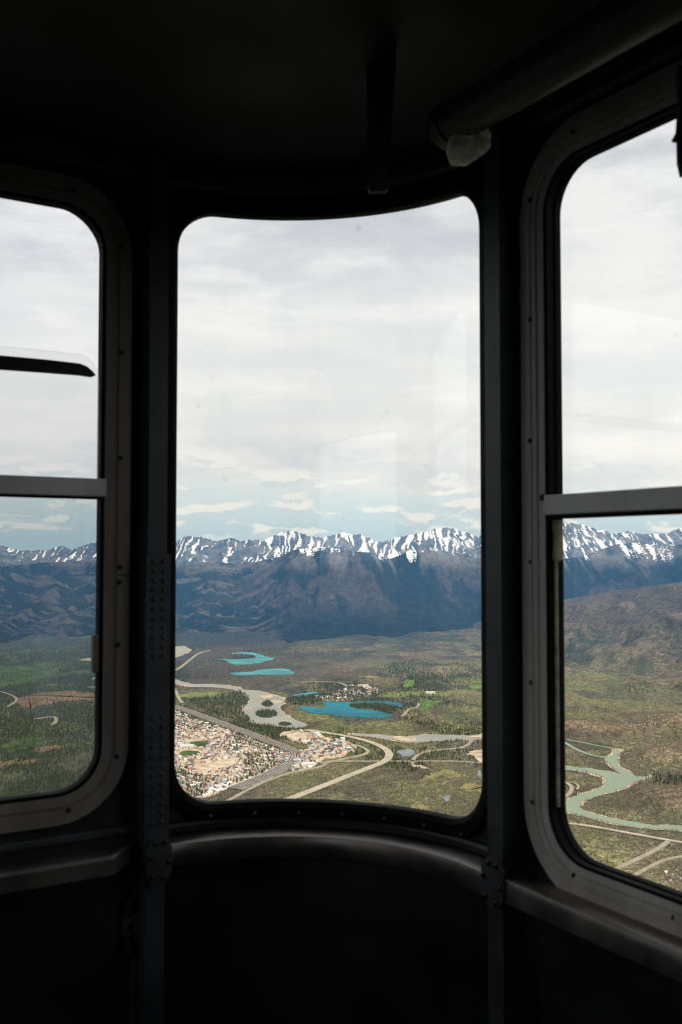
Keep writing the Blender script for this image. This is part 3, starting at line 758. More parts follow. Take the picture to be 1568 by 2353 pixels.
patch('lake', Z2([(480,142),(540,150),(590,165),(620,190),(690,198),(850,185),(1000,155),(1060,135),(960,118),(900,95),(830,80),(720,73),(600,88),(760,92),(850,110),(862,130),(780,140),(640,143),(540,138)]), 3, 'lake_turquoise', 'hook-shaped turquoise lake, farthest of the lakes', 'lake', 1)
patch('lake', Z2([(600,280),(660,268),(820,262),(880,245),(960,236),(1060,229),(1170,237),(1200,258),(1240,276),(1150,291),(950,289),(800,293),(640,292)]), 3, 'lake_turquoise', 'slim turquoise lake just in front of the hook-shaped one', 'lake', 1)
lakeC = [(1240,585),(1300,592),(1460,608),(1500,575),(1480,548)]
patch('lake', Z2([(1240,584),(1300,590),(1450,606),(1530,600),(1480,552),(1520,540)])+Z3([(130,535),(260,540),(380,525),(560,525),(700,535),(757,565),(740,588),(700,580),(560,548),(400,545),(300,545),(255,562),(255,580),(330,600),(450,605),(560,630),(690,660),(640,675),(450,680),(150,672),(70,645),(20,650),(-70,640),(-200,610)])+Z2([(1300,604)]), 3, 'lake_blue', 'deep blue lake with wooded spit beside the golf greens', 'lake', 1)
patch('lake', Z2([(1165,492),(1300,464),(1440,452),(1445,468),(1260,500)]), 3, 'lake_turquoise', 'small narrow lake left of the deep blue lake', 'lake', 1)
patch('pond', Z3(ell(790, 1004, 95, 32)), 3, 'pond_pale', 'round grey-blue pond inside the road bend', 'pond', 1)
patch('pond', Z3(ell(1465, 1205, 17, 30, seed=2, j=.35)), 3, 'pond_pale', 'small pale pond right of the yellow meadow by the right post', 'pond', 1)
patch('pond', Z3(ell(1155, 1420, 36, 26, seed=3, j=.4)), 3, 'pond_pale', 'pale pond among dead trees near the bottom of the middle window', 'pond', 1)
patch('pond', Z3(ell(570, 1505, 22, 22, seed=4, j=.4)), 3, 'pond_pale', 'tiny pale pond at the bottom edge of the middle window', 'pond', 1)
patch('river', Z2([(-690,318),(-450,292),(-200,286),(45,318),(130,345),(250,380),(400,378),(560,388),(660,400),(720,425),(800,440),(900,445),(960,465),(1060,490),(1130,520),(1150,545),(1100,570),(1070,600),(1110,640),(1150,680),(1210,720),(1300,740),(1330,770),(1250,795),(1180,790),(1090,780),(960,765),(830,745),(810,700),(740,650),(735,610),(800,560),(815,520),(760,480),(690,440),(600,420),(400,405),(250,408),(130,388),(45,372),(-200,330),(-450,318),(-690,336)]), 3, 'river_silt', 'pale braided river winding between town and lakes', 'river', 1)
patch('river', Z2([(-780,138),(-500,112),(-150,75),(45,35),(150,15),(205,28),(240,58),(180,100),(60,132),(-150,140),(-500,150),(-780,162)]), 3, 'river_silt', 'pale far river bend at the left edge of the middle window', 'river', 1)
for i, (cx, cy, rx, ry, lb) in enumerate(((965,566,58,28,'small wooded island in the braided river'), (958,658,115,36,'larger wooded island in the braided river'), (1140,756,52,22,'wooded island at the downstream end of the braided river'))):
    patch('river_island', Z2(ell(cx, cy, rx, ry, seed=20+i)), 5, 'island_wood', lb, 'island', 1, False)
for i, (cx, cy, rx, ry, lb) in enumerate(((960,496,70,18,'bare gravel bar above the small river island'), (1060,545,60,18,'bare gravel bar beside the small river island'), (790,608,45,7,'thin gravel bar at the narrow of the braided river'), (180,388,50,8,'gravel bar in the braided river by the left post'))):
    patch('gravel_bar', Z2(ell(cx, cy, rx, ry, seed=30+i)), 4, 'sand', lb, 'gravel bar', 1)
patch('river', Z3([(200,822),(350,832),(480,828),(600,848),(800,858),(900,838),(1100,833),(1250,843),(1568,850),(1700,850),(1700,880),(1400,880),(1200,885),(1000,902),(850,908),(700,892),(500,862),(350,846)]), 3, 'river_silt', 'wide shallow river reach above the highway bend', 'river', 1)
patch('gravel_bar', Z3([(680,850),(800,852),(830,862),(900,880),(820,900),(720,886),(640,866)]), 5, 'sand', 'gravel bar in the wide shallow river reach', 'gravel bar', 1)
patch('gravel_bar', Z3([(1290,835),(1400,840),(1480,822),(1568,820),(1568,850),(1400,858),(1310,850)]), 5, 'sand', 'sandy bank at the right end of the wide shallow river', 'gravel bar', 1)
patch('river', ZR([(-90,165),(0,270),(110,350),(300,405),(440,425),(620,447),(800,470),(920,490),(985,508),(930,468),(870,420),(830,372),(880,340),(912,308),(920,270),(978,300),(940,340),(928,400),(970,450),(1050,480),(1090,525),(1180,530),(1245,510),(1248,538),(1120,565),(1050,600),(950,650),(800,690),(680,720),(605,760),(590,800),(640,840),(760,870),(900,910),(1100,945),(1300,960),(1522,975),(1800,990),(1800,1025),(1522,1010),(1300,997),(1050,977),(850,937),(680,897),(540,862),(460,850),(448,800),(480,740),(560,700),(700,660),(800,630),(842,590),(830,545),(770,510),(620,482),(440,457),(300,440),(90,405),(-40,310),(-130,180)]), 3, 'river_jade', 'jade green river curving through the right window', 'river', 2)
ribbon('river_channel', ZR([(60,30),(300,150),(440,205),(600,300),(750,345),(850,352)]), 22, 2.5, 'river_jade', 'narrow green side channel joining the jade river from upper left', 'river')
ribbon('river_channel', ZR([(480,195),(560,205),(700,235),(915,275)]), 16, 2.5, 'river_jade', 'thin green channel at the head of the jade river', 'river')
# fields and meadows
patch('meadow', Z2([(100,478),(300,458),(600,458),(645,480),(540,507),(280,507),(140,500)]), 2, 'meadow_olive', 'long olive meadow between river and rail line', 'meadow', 1)
patch('golf_green', Z3([(890,505),(960,520),(1040,525),(1110,505),(1090,555),(960,600),(890,612),(905,560)]), 2, 'golf_green', 'vivid green golf fairway right of the deep blue lake', 'fairway', 1)
patch('golf_green', Z3([(750,335),(860,335),(855,370),(820,400),(745,402)]), 2, 'golf_green', 'small green golf fairway behind the deep blue lake', 'fairway', 1)
patch('golf_green', Z3([(1360,360),(1450,345),(1568,360),(1568,420),(1420,415),(1350,400)]), 2, 'golf_green', 'green golf fairway beside the right post', 'fairway', 1)
patch('golf_green', Z3([(500,470),(620,440),(820,430),(1000,440),(1250,430),(1350,450),(1180,478),(900,470),(720,485),(560,500)]), 1.5, 'meadow_olive', 'long olive fairway strip behind the deep blue lake', 'fairway', 1)
patch('meadow', Z3([(370,300),(460,292),(545,298),(540,316),(420,320)]), 2, 'meadow_yellow', 'small pale yellow clearing above the lakeside resort', 'meadow', 1)
patch('meadow', Z3([(1010,1200),(1150,1175),(1265,1180),(1250,1225),(1120,1240),(900,1260),(880,1240)]), 2, 'meadow_yellow', 'yellow meadow beyond the dark wood near the right post', 'meadow', 1)
patch('meadow', Z3([(1190,1310),(1400,1290),(1640,1280),(1640,1400),(1420,1400),(1380,1350)]), 2, 'meadow_yellow', 'broad yellow meadow at the lower right of the middle window', 'meadow', 1)
patch('meadow', Z3([(820,1500),(930,1470),(990,1490),(960,1560),(780,1560)]), 2, 'meadow_yellow', 'yellow brush patch at the bottom of the middle window', 'meadow', 1, False)
patch('sand_pit', Z3([(1330,998),(1450,963),(1568,975),(1620,1040),(1568,1088),(1450,1088),(1430,1060),(1400,1030)]), 3, 'sand', 'bare sandy pit beside the right post', 'sand pit', 1)
patch('sand_pit', Z3([(790,1102),(900,1115),(1015,1150),(1000,1165),(880,1140)]), 3, 'sand', 'thin sandy strip below the road bend', 'sand strip', 1)
patch('meadow', ZL([(100,1480),(300,1440),(450,1430),(690,1450),(690,1490),(450,1500),(300,1530),(180,1555),(110,1530)]), 2, 'meadow_rust', 'rust brown clearing in the middle of the left window', 'meadow', 1)
patch('meadow', ZL([(-200,1275),(100,1265),(300,1255),(420,1300),(330,1345),(100,1400),(-200,1440)]), 2, 'meadow_left', 'green meadow above the rust brown clearing', 'meadow', 1)
patch('meadow', ZL([(20,1790),(250,1735),(310,1790),(200,1830),(60,1850)]), 2, 'meadow_left', 'green meadow low in the left window', 'meadow', 1)
patch('meadow', ZL([(-200,1920),(0,1908),(250,1888),(275,1920),(100,1945),(-200,1975)]), 2, 'meadow_rust', 'narrow rust brown strip near the bottom of the left window', 'meadow', 1)
patch('meadow', ZL([(340,1800),(420,1790),(370,1835),(200,1850),(210,1835)]), 2, 'meadow_rust', 'small rust brown patch right of the low green meadow', 'meadow', 1)
# roads
ribbon('highway', Z2([(200,1870),(700,1660),(1000,1535),(1100,1495)])+Z3([(0,1310),(200,1232),(400,1152),(560,1092),(618,1050),(625,1010),(592,968),(520,930),(430,895),(250,850),(0,810),(-150,790)]), 34, 5, 'gravel_road', 'broad pale highway sweeping through a bend below the pond', 'road')
ribbon('road', Z2([(-100,1850),(300,1640),(500,1530),(590,1485),(850,1340),(1050,1260),(1200,1210),(1480,1165)])+Z3([(60,1080),(300,1078),(600,1080),(850,1078),(1200,1078),(1450,1090),(1700,1125),(2080,1220)]), 17, 4, 'track_road', 'straight pale road skirting the town and crossing the highway bend', 'road')
ribbon('road', Z3([(835,1102),(850,1050),(900,1010),(1000,985),(1150,970),(1320,950),(1370,910),(1402,862)]), 17, 4, 'track_road', 'curving pale road from the crossroads to the wide river', 'road')
ribbon('road', Z3([(-30,1095),(150,1070),(330,1035),(440,1000),(400,962),(330,935),(240,915)]), 19, 5, 'track_road', 'looping access road around the works yard', 'road')
ribbon('road', Z2([(-620,250),(-300,285),(-60,270),(60,252),(120,240),(220,160),(310,85),(430,58)]), 26, 4, 'track_road', 'pale road running to the far river bend', 'road')
ribbon('road', Z2([(-560,390),(-300,380),(-100,400),(60,415),(100,440),(120,500),(160,560)]), 22, 4, 'track_road', 'short pale road between the river and the rail line', 'road')
ribbon('road', Z3([(-200,350),(0,345),(160,350),(240,390)]), 24, 4, 'track_road', 'thin track leading to the lakeside resort', 'road')
ribbon('road', Z3([(740,668),(770,640),(800,600),(890,580),(895,545)]), 16, 4, 'track_road', 'thin track along the right shore of the deep blue lake', 'road')
ribbon('highway', ZR([(-1100,925),(-765,906),(-412,898),(39,916),(300,925),(460,940),(700,970),(1000,1025),(1400,1097),(1800,1160)]), 17, 5, 'gravel_road', 'pale highway along the jade river and below the middle window', 'road')
ribbon('road', ZR([(300,1640),(600,1505),(850,1390),(1000,1320),(1200,1230),(1330,1160),(1405,1102)]), 16, 4, 'track_road', 'pale side road joining the riverside highway', 'road')
ribbon('road', ZR([(500,1690),(850,1540),(1080,1420),(1170,1370),(1350,1275),(1522,1240),(1700,1230)]), 13, 4, 'track_road', 'narrow road in the bottom corner of the right window', 'road')
ribbon('road', ZR([(380,540),(440,562),(520,600),(532,655),(450,720)]), 17, 4, 'track_road', 'looping track left of the jade river bend', 'road')
ribbon('road', ZR([(500,573),(560,585),(592,610),(575,642)]), 10, 4, 'track_road', 'short hooked track beside the looping track', 'road')
ribbon('road', ZL([(50,1540),(130,1490),(60,1452),(-30,1430)]), 16, 4, 'track_road', 'thin bent track crossing the rust brown clearing', 'road')
ribbon('road', ZL([(230,1622),(370,1602),(385,1630),(355,1665)]), 20, 4, 'track_road', 'thin hooked track low in the left window', 'road')
# rail line beside the town
railpix = Z2([(-700,400),(-400,455),(-150,520),(45,578),(280,655),(500,738),(800,850),(1000,925),(1120,970),(1200,1010),(1228,1050),(1200,1100),(1120,1165),(1000,1228),(850,1290),(650,1370)])
ry_ = ribbon('rail_line', railpix, 66, 4, 'rail_bed', 'grey railway line curving past the town', 'railway')
for i, sh in enumerate((-24, -12, 0, 12, 24)):
    ribbon('track', railpix, 3.6, 5, 'rail_line', parent=ry_, shift=sh, avoid=False)
# town ground
townpix = Z2([(-360,520),(-150,570),(60,622),(300,720),(620,830),(900,935),(1060,985),(1180,1050),(1160,1110),(1060,1170),(860,1255),(620,1350),(430,1440),(300,1460),(100,1420),(-120,1330),(-270,1150),(-390,800)])
patch('town_ground', townpix, 1.5, 'town_earth', 'sandy ground and streets of the valley town', 'ground', 1)['kind'] = 'structure'
yardpix = Z2([(1060,850),(1250,815),(1420,850),(1600,900)])+Z3([(120,870),(260,905),(330,950),(280,1000),(150,1040),(0,1060)])+Z2([(1400,1190),(1180,1220),(1230,1120),(1290,1020),(1380,960),(1200,920)])
patch('works_yard', yardpix, 1.5, 'town_earth', 'sandy works yard between rail line and highway', 'ground', 1)['kind'] = 'structure'
patch('bare_lot', Z2([(330,1150),(560,1100),(700,1090),(660,1150),(480,1190),(330,1230)]), 2.5, 'town_lot', 'bare tan lot in the middle of the town', 'lot', 1)
patch('bare_lot', Z2([(620,1310),(850,1240),(960,1225),(880,1280),(640,1345)]), 2.5, 'town_lot', 'bare tan lot at the near edge of the town', 'lot', 1)
patch('bare_lot', Z2([(1100,850),(1250,830),(1340,860),(1340,920),(1180,905)]), 2.5, 'town_lot', 'bare tan lot in the works yard', 'lot', 1)
patch('town_park', Z2([(240,920),(400,910),(440,930),(330,975),(250,960)]), 2.5, 'meadow_left', 'green park in the town beside the long white roof', 'park', 1)
patch('town_park', Z2([(110,1020),(300,1000),(340,1040),(180,1070)]), 2.5, 'meadow_left', 'green park at the left edge of the town', 'park', 1)
resortpix = Z3([(-60,470),(60,480),(260,390),(380,375),(540,405),(540,440),(440,470),(300,515),(60,522),(-60,520)])
patch('resort_ground', resortpix, 1.2, 'track_road', 'pale clearing of the lakeside resort', 'ground', 1, False)['kind'] = 'structure'
for pts, lb in ((Z2([(90,840),(130,900),(300,880),(560,860),(640,880)]), 'pale street through the upper part of the town'),
                (Z2([(420,1000),(560,1080),(700,1080),(730,1030)]), 'pale curved street round the bare tan lot'),
                (Z2([(760,1210),(900,1170),(1020,1110),(1060,1060),(1020,1010)]), 'pale curved street at the right end of the town'),
                (Z2([(190,1250),(330,1220),(560,1180),(700,1140),(760,1060)]), 'pale street through the near part of the town')):
    ribbon('town_street', pts, 12, 3.2, 'gravel_road', lb, 'street')

# ---- vectorised tests
def inside(poly, x, y):
    r = np.zeros(len(x), bool); m = (x >= poly[:, 0].min()) & (x <= poly[:, 0].max()) & (y >= poly[:, 1].min()) & (y <= poly[:, 1].max())
    if not m.any(): return r
    xs, ys = x[m], y[m]; c = np.zeros(len(xs), bool); j = len(poly)-1
    for i in range(len(poly)):
        xi, yi = poly[i]; xj, yj = poly[j]
        if yi != yj:
            c ^= ((yi > ys) != (yj > ys)) & (xs < (xj-xi)*(ys-yi)/(yj-yi)+xi)
        j = i
    r[m] = c; return r
GP = lambda pix: np.array([ground(*p) for p in pix])
town, yard, resort = GP(townpix), GP(yardpix), GP(resortpix)

# ---- houses
ROOFS = {'white': (.50, .48, .45), 'grey': (.22, .215, .21), 'charcoal': (.07, .07, .075), 'red': (.24, .085, .07), 'tan': (.42, .33, .23), 'brown': (.16, .10, .07), 'blue': (.17, .20, .24)}
for k, c in ROOFS.items(): flat_mat('roof_'+k, c, .8, .12, .3)
flat_mat('house_wall', (.46, .42, .36), .9, .2, .05)
def house_mesh(name, l, w, h, r):
    x, y = l/2, w/2
    v = [(-x,-y,0),(x,-y,0),(x,y,0),(-x,y,0),(-x,-y,h),(x,-y,h),(x,y,h),(-x,y,h),(-x,0,h+r),(x,0,h+r)]
    e = 1.0; k = len(v)
    v += [(-x-e,-y-e,h-.4),(x+e,-y-e,h-.4),(x+e,0,h+r+.4),(-x-e,0,h+r+.4),(x+e,y+e,h-.4),(-x-e,y+e,h-.4)]
    f = [(0,1,5,4),(2,3,7,6),(1,2,6,9,5),(3,0,4,8,7),(k,k+1,k+2,k+3),(k+3,k+2,k+4,k+5)]
    return v, f
def house_variant(kind, size):
    l, w, h, r = size; v, f = house_mesh('house', l, w, h, r)
    me = bpy.data.meshes.new('house'); me.from_pydata(v, [], f)
    me.materials.append(MATS['house_wall']); me.materials.append(MATS['roof_'+kind])
    for i, p in enumerate(me.polygons): p.material_index = 1 if i >= 4 else 0
    return me, np.array(v), f
variants = []
for kind, wgt in (('white', 4), ('grey', 4), ('charcoal', 3), ('red', 1.5), ('tan', 4), ('brown', 2), ('blue', 1)):
    for size in ((13, 10, 5, 4), (18, 11, 6, 4.5), (24, 13, 6, 3.5)): variants.append((kind, wgt, *house_variant(kind, size)))
wts = np.array([v_[1] for v_ in variants]); wts /= wts.sum()
# jittered rows turned to follow the rail line
dx, dy = GP(railpix)[4]-GP(railpix)[2]; ang = math.atan2(dy, dx)
gx, gy = np.meshgrid(np.arange(-1600, 1600, 23.0), np.arange(-2600, 2600, 31.0))
gx = gx.ravel()+RNG.uniform(-5, 5, gx.size); gy = gy.ravel()+RNG.uniform(-6, 6, gy.size)
cx, cy = town.mean(0)
hx = cx+gx*math.cos(ang)-gy*math.sin(ang); hy = cy+gx*math.sin(ang)+gy*math.cos(ang)
avoid_town = [a for a in AVOID if not np.allclose(a[0], a[-1]+1)]
ok = inside(town, hx, hy) & (RNG.random(len(hx)) < .80) & (fbm(hx/170, hy/170, 3, 90) < .80)
lots = [GP(p) for p in (Z2([(330,1150),(560,1100),(700,1090),(660,1150),(480,1190),(330,1230)]), Z2([(620,1310),(850,1240),(960,1225),(880,1280),(640,1345)]), Z2([(240,920),(400,910),(440,930),(330,975),(250,960)]), Z2([(110,1020),(300,1000),(340,1040),(180,1070)]), Z2([(1100,850),(1250,830),(1340,860),(1340,920),(1180,905)]))]
for l_ in lots:
    for ox, oy in [(0, 0)]+[(12*math.cos(a), 14*math.sin(a)) for a in np.arange(8)*math.pi/4]: ok &= ~inside(l_, hx+ox, hy+oy)
vis = ok
th = np.stack([hx[vis], hy[vis]], 1)
yk = RNG.uniform(0, 1, 0)
bx = RNG.uniform(yard[:, 0].min(), yard[:, 0].max(), 900); by = RNG.uniform(yard[:, 1].min(), yard[:, 1].max(), 900)
k = inside(yard, bx, by)
for ox, oy in [(0, 0)]+[(12*math.cos(a), 14*math.sin(a)) for a in np.arange(8)*math.pi/4]: k &= ~inside(lots[4], bx+ox, by+oy)
yd = np.stack([bx[k], by[k]], 1)[:130]
bx = RNG.uniform(resort[:, 0].min(), resort[:, 0].max(), 700); by = RNG.uniform(resort[:, 1].min(), resort[:, 1].max(), 700)
k = inside(resort, bx, by); rs = np.stack([bx[k], by[k]], 1)[:60]
allh = [(x, y, 'town', .9) for x, y in th]+[(x, y, 'yard', 1.15) for x, y in yd]+[(x, y, 'resort', 1.1) for x, y in rs]
allh.sort(key=lambda a: a[1])
PL = {'town': 'roofed house among the streets of the valley town', 'yard': 'roofed shed on the sandy works yard', 'resort': 'roofed lodge building behind the deep blue lake'}
CT = {'town': 'house', 'yard': 'shed', 'resort': 'lodge'}
rest_v, rest_f, rest_m = [], [], []; vo = 0
cnt = {'town': 0, 'yard': 0, 'resort': 0}; lim = {'town': 300, 'yard': 300, 'resort': 300}
for (x, y, where, sc) in allh:
    vi = RNG.choice(len(variants), p=wts); kind, _, me, va, fa = variants[vi]
    rz = ang+(math.pi/2 if RNG.random() < .4 else 0)+RNG.normal(0, .12)-YAW; sc = sc*RNG.uniform(.85, 1.15)
    wx, wy = cam2world(x, y); zz = -H+1.55+EZ
    if cnt[where] < lim[where]:
        cnt[where] += 1
        nm = {'town': 'town_house', 'yard': 'work_shed', 'resort': 'lodge_building'}[where]
        o = bpy.data.objects.new(nm, me); COL.objects.link(o)
        o.location = (wx, wy, zz); o.rotation_euler = (0, 0, rz); o.scale = (sc, sc, sc)
        tag(o, 'small '+kind+' '+PL[where], CT[where], kind+' roofs of the '+{'town': 'town', 'yard': 'works yard', 'resort': 'lakeside resort'}[where])
    else:
        c_, s_ = math.cos(rz)*sc, math.sin(rz)*sc
        p = np.stack([va[:, 0]*c_-va[:, 1]*s_+wx, va[:, 0]*s_+va[:, 1]*c_+wy, va[:, 2]*sc+zz], 1)
        rest_v.append(p); rest_f += [tuple(i+vo for i in ff) for ff in fa]; vo += len(va)
        rk = list(ROOFS).index(kind); rest_m += [0]*4+[rk+1]*2
if rest_v:
    me = bpy.data.meshes.new('far_town_houses'); me.from_pydata(np.concatenate(rest_v).tolist(), [], rest_f)
    for nm in ['house_wall']+['roof_'+k for k in ROOFS]: me.materials.append(MATS[nm])
    me.polygons.foreach_set('material_index', rest_m); me.update()
    tag(link_obj('far_town_houses', me), 'crowd of tiny houses filling the far part of the town', 'houses', kind='stuff')
# larger single buildings
def big(px, py, l, w, h, kind, rot, name, label):
    me, va, fa = house_variant(kind, (l, w, h, 3)); x, y = ground(px, py, 2); wx, wy = cam2world(x, y)
    o = bpy.data.objects.new(name, me); COL.objects.link(o); o.location = (wx, wy, -H+1.6+EZ); o.rotation_euler = (0, 0, rot-YAW)
    tag(o, label, 'building')
big(380+205/4.126, 1480+975/4.126, 62, 34, 9, 'white', ang+1.2, 'long_building', 'long white-roofed building beside the town park')
big(380+620/4.126, 1480+890/4.126, 34, 20, 9, 'red', ang, 'hall_building', 'large red-roofed hall in the upper town')
big(380+1350/4.126, 1480+1150/4.126, 58, 36, 10, 'white', .2, 'warehouse', 'large white warehouse right of the rail curve')
big(740+1000/4.02, 1480+455/4.02, 60, 30, 10, 'white', .1, 'clubhouse', 'white clubhouse among the golf fairways')
big(740+380/4.02, 1480+392/4.02, 70, 30, 12, 'tan', .1, 'main_lodge', 'largest pale lodge of the lakeside resort')
for i in range(6):
    for j in range(7):
        px, py = 380+(400+i*33+j*9)/4.126, 1480+(1425-j*12-i*9)/4.126
        me = variants[0][2]; x, y = ground(px, py, 2); wx, wy = cam2world(x, y)
        o = bpy.data.objects.new('trailer_home', me); COL.objects.link(o); o.location = (wx, wy, -H+1.6+EZ); o.rotation_euler = (0, 0, ang+1.1-YAW); o.scale = (1.0, .6, .6)
        tag(o, 'white trailer home in the neat rows at the near town edge', 'trailer', 'trailer homes in rows')
for i, (px, py) in enumerate(((1530, 2005), (1545, 2012), (1556, 1998), (1540, 2022), (1562, 2018))):
    me = variants[(0, 3, 6, 15, 18)[i]][2]; x, y = ground(px, py, 2); wx, wy = cam2world(x, y)
    o = bpy.data.objects.new('cabin_house', me); COL.objects.link(o); o.location = (wx, wy, -H+.5+EZ); o.rotation_euler = (0, 0, .4*i); o.scale = (.8, .8, .8)
    tag(o, 'small house at the bottom right corner of the right window', 'house', 'houses in the corner of the right window')

# ---- trees: dark live conifers, grey dead spikes, bushes; the nearest 300 single, the others joined
def tree_mat(name, c1, c2):
    m, q = new_mat(name); b = q.add('ShaderNodeBsdfPrincipled'); b.inputs['Roughness'].default_value = .95; b.inputs['Specular IOR Level'].default_value = .03
    co = q.add('ShaderNodeNewGeometry').outputs['Position']
    q.link(q.mix(q.smooth(q.noise(co, .05, 3, .6), .35, .65), c1, c2), b.inputs['Base Color'])
    return finish(m, q, b.outputs[0])
tree_mat('conifer', (.020, .030, .018), (.046, .056, .028)); tree_mat('dead_tree', (.085, .072, .064), (.15, .125, .098)); tree_mat('scrub', (.055, .062, .022), (.105, .098, .040))
N = 430000
a_ = np.radians(RNG.uniform(-27, 28, N)); r_ = np.exp(RNG.uniform(math.log(2350), math.log(9800), N))
tx, ty = r_*np.sin(a_), r_*np.cos(a_)
dn = fbm(tx/420, ty/700, 4, 101); d2 = fbm(tx/160, ty/260, 3, 103); dead = fbm(tx/700+3, ty/1100, 4, 105)
keep = RNG.random(N) < np.clip(.15+2.6*(dn*.6+d2*.4-.34), .05, 1)
ppx = 784+F*tx/ty
for pg in AVOID: keep &= ~inside(pg, tx, ty)
sft = RNG.random(N) < .22
for pg in SOFT: keep &= ~(inside(pg, tx, ty) & ~sft)
# a few trees also stand between the houses
trailer_lot = GP(Z2([(370,1440),(400,1320),(560,1270),(690,1340),(560,1400),(430,1460)]))
tw = inside(town, tx, ty) & (RNG.random(N) < .5) & (d2 > .50) & ~inside(trailer_lot, tx, ty); keep |= tw
tx, ty, dead, d2 = tx[keep], ty[keep], dead[keep], d2[keep]
ppx = 784+F*tx/ty
# ground height under the trees (valley knolls and the foot of the hillside)
tz = np.full(len(tx), -H)
for (px_, py_, hgt, rx, ry) in KNOLLS:
    gx_, gy_ = ground(px_, py_); dd = ((tx-gx_)/rx)**2+((ty-gy_)/ry)**2
    kk = np.exp(-dd*1.6)*sstep(dd, 1.6, .5); tz += hgt*kk*(.55+.9*fbm(tx/130+px_, ty/220, 4, 5))
hz_ = hill_h(np.arctan2(tx, ty), np.hypot(tx, ty), tx, ty)[0]; tz = np.maximum(tz, np.where(ppx > 600, hz_, -H-20))
lf = ppx < 260
typ = np.where(dead+.25*(d2-.5)+RNG.normal(0, .05, len(tx)) > np.interp(ppx, [170, 400], [.66, .425]), 1, 0)
typ = np.where((RNG.random(len(tx)) < .28) & (typ == 1), 2, typ)
intown = inside(town, tx, ty); typ[intown] = 0
resort_t = inside(resort, tx, ty)
# extra dark conifers round the lake resort and on the wooded spit and islands
ex = []
for pix, n_ in ((resortpix, 500), (Z3([(255,560),(400,545),(560,550),(700,585),(680,650),(560,625),(450,600),(330,598),(255,580)]), 420), (Z2([(1170,500),(1440,480),(1500,545),(1300,590),(1120,560)]), 420), (Z2(ell(965,566,50,24)), 60), (Z2(ell(958,658,100,30)), 160), (Z2([(200,530),(560,480),(700,440),(800,500),(780,560),(720,640),(800,700),(790,740),(560,700),(300,600)]), 1500), (Z2([(560,110),(860,115),(860,132),(700,138)]), 120)):
    pg = GP(pix); bx = RNG.uniform(pg[:, 0].min(), pg[:, 0].max(), n_*4); by = RNG.uniform(pg[:, 1].min(), pg[:, 1].max(), n_*4)
    k = inside(pg, bx, by); ex.append(np.stack([bx[k], by[k]], 1)[:n_])
ex = np.concatenate(ex); tx = np.concatenate([tx, ex[:, 0]]); ty = np.concatenate([ty, ex[:, 1]]); tz = np.concatenate([tz, np.full(len(ex), -H+2)]); typ = np.concatenate([typ, np.zeros(len(ex), int)])
order = np.argsort(ty); tx, ty, tz, typ = tx[order], ty[order], tz[order], typ[order]
wx, wy = cam2world(tx, ty); wz = tz+EZ-1.0
hgt = RNG.uniform(9, 19, len(tx)); hgt = np.where(typ == 2, hgt*.45, np.where(typ == 1, hgt*.8, hgt)); rad = np.where(typ == 0, hgt*.17, np.where(typ == 1, 1.15, hgt*.42)); rot = RNG.uniform(0, 6.28, len(tx))
def trees_obj(name, idx, mat, label):
    n = len(idx); S = 4; ang_ = rot[idx][:, None]+np.arange(S)*2*math.pi/S
    co = np.empty((n, S+1, 3), np.float32)
    co[:, :S, 0] = wx[idx][:, None]+rad[idx][:, None]*np.cos(ang_); co[:, :S, 1] = wy[idx][:, None]+rad[idx][:, None]*np.sin(ang_); co[:, :S, 2] = wz[idx][:, None]
    co[:, S, 0] = wx[idx]; co[:, S, 1] = wy[idx]; co[:, S, 2] = wz[idx]+hgt[idx]
    tri = np.array([[i, (i+1) % S, S] for i in range(S)]); fc = (np.arange(n)*(S+1))[:, None, None]+tri[None]
    me = bpy.data.meshes.new(name); me.vertices.add(n*(S+1)); me.vertices.foreach_set('co', co.ravel())
    me.loops.add(fc.size); me.loops.foreach_set('vertex_index', fc.ravel().astype(np.int32))
    me.polygons.add(fc.size//3); me.polygons.foreach_set('loop_start', (np.arange(fc.size//3)*3).astype(np.int32)); me.update()
    o = link_obj(name, me, mat); tag(o, label, 'trees', kind='stuff'); return o
px_t = 784+F*tx/ty; py_t = 1268.4+F*H/ty
seen = ((px_t > 400) & (px_t < 1112) & (py_t < 1842)) | ((px_t > 1300) & (px_t < 1560) & (py_t < 1935+(px_t-1300)*.32))
iso = np.where(seen)[0]; iso = iso[(typ[iso] == 0) & ~inside(town, tx[iso], ty[iso])]
pick = []
for i in iso:
    if all((wx[i]-wx[j])**2+(wy[i]-wy[j])**2 > 90 for j in pick): pick.append(i)
    if len(pick) == 300: break
iso = np.array(pick)
single = np.zeros(len(tx), bool); single[iso] = True
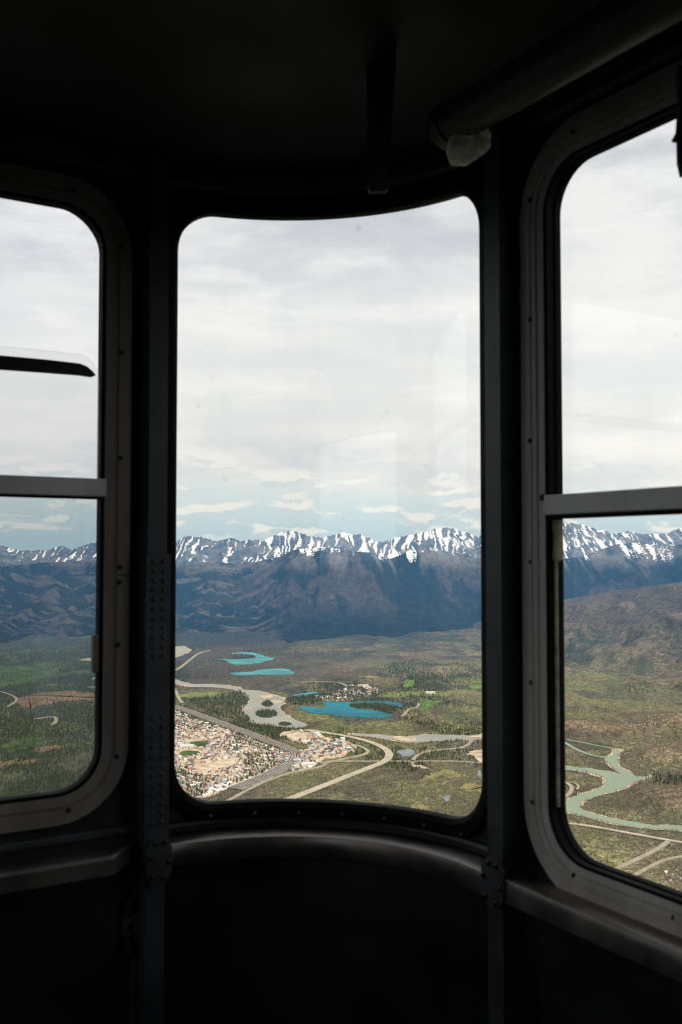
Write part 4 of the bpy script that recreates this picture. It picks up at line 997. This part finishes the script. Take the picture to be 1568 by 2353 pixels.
def conifer_mesh():
    v, f = [], []; S = 6
    v += [(.25*math.cos(a), .25*math.sin(a), zz) for zz in (0, 2.2) for a in (0, 2.09, 4.19)]; f += [(0, 1, 4, 3), (1, 2, 5, 4), (2, 0, 3, 5)]
    for z0, z1, r in ((1.4, 6.5, 2.5), (4.6, 10.0, 1.9), (8.2, 14.0, 1.25)):
        b = len(v); v += [(r*math.cos(2*math.pi*i/S+z0), r*math.sin(2*math.pi*i/S+z0), z0) for i in range(S)]+[(0, 0, z1)]
        f += [(b+i, b+(i+1) % S, b+S) for i in range(S)]
    me = bpy.data.meshes.new('conifer'); me.from_pydata(v, [], f); me.materials.append(MATS['conifer']); return me
cme = conifer_mesh()
for i in iso:
    o = bpy.data.objects.new('conifer', cme); COL.objects.link(o); o.location = (wx[i], wy[i], wz[i]); o.rotation_euler = (0, 0, rot[i]); k = hgt[i]/14; o.scale = (k, k, k)
    rightwin = px_t[i] > 1200
    tag(o, 'slender dark conifer on the near valley floor in the right window' if rightwin else 'slender dark conifer on the near valley floor in the middle window', 'conifer', 'near conifers in the right window' if rightwin else 'near conifers in the middle window')
trees_obj('conifer_forest', np.where((typ == 0) & ~single)[0], 'conifer', 'dark green conifer forest spread over the valley floor')
trees_obj('dead_forest', np.where(typ == 1)[0], 'dead_tree', 'grey brown dead standing trees spread over the valley floor')
trees_obj('valley_scrub', np.where(typ == 2)[0], 'scrub', 'olive scrub spread over the valley floor')
print('TREES', len(tx), 'HOUSES', len(allh))

# ---- blue haze in the far half of the valley
def haze(y0, y1, hw, z0, z1, col, dens):
    v = [(*cam2world(x, y), z+EZ) for z in (z0, z1) for (x, y) in ((-hw, y0), (hw, y0), (hw, y1), (-hw, y1))]
    m, q = new_mat('blue_haze'); vs = q.add('ShaderNodeVolumeScatter')
    vs.inputs['Color'].default_value = (*col, 1); vs.inputs['Density'].default_value = dens; vs.inputs['Anisotropy'].default_value = 0.0
    o_ = q.add('ShaderNodeOutputMaterial'); q.link(vs.outputs[0], o_.inputs['Volume'])
    o = mesh_obj('valley_haze', v, [(0, 3, 2, 1), (4, 5, 6, 7), (0, 1, 5, 4), (1, 2, 6, 5), (2, 3, 7, 6), (3, 0, 4, 7)], 'blue_haze')
    tag(o, 'thin blue haze hanging before the far mountains', 'haze', kind='stuff')
haze(5200, 24000, 22000, -1000, 1600, (.12, .43, 1.0), 3.9e-5)
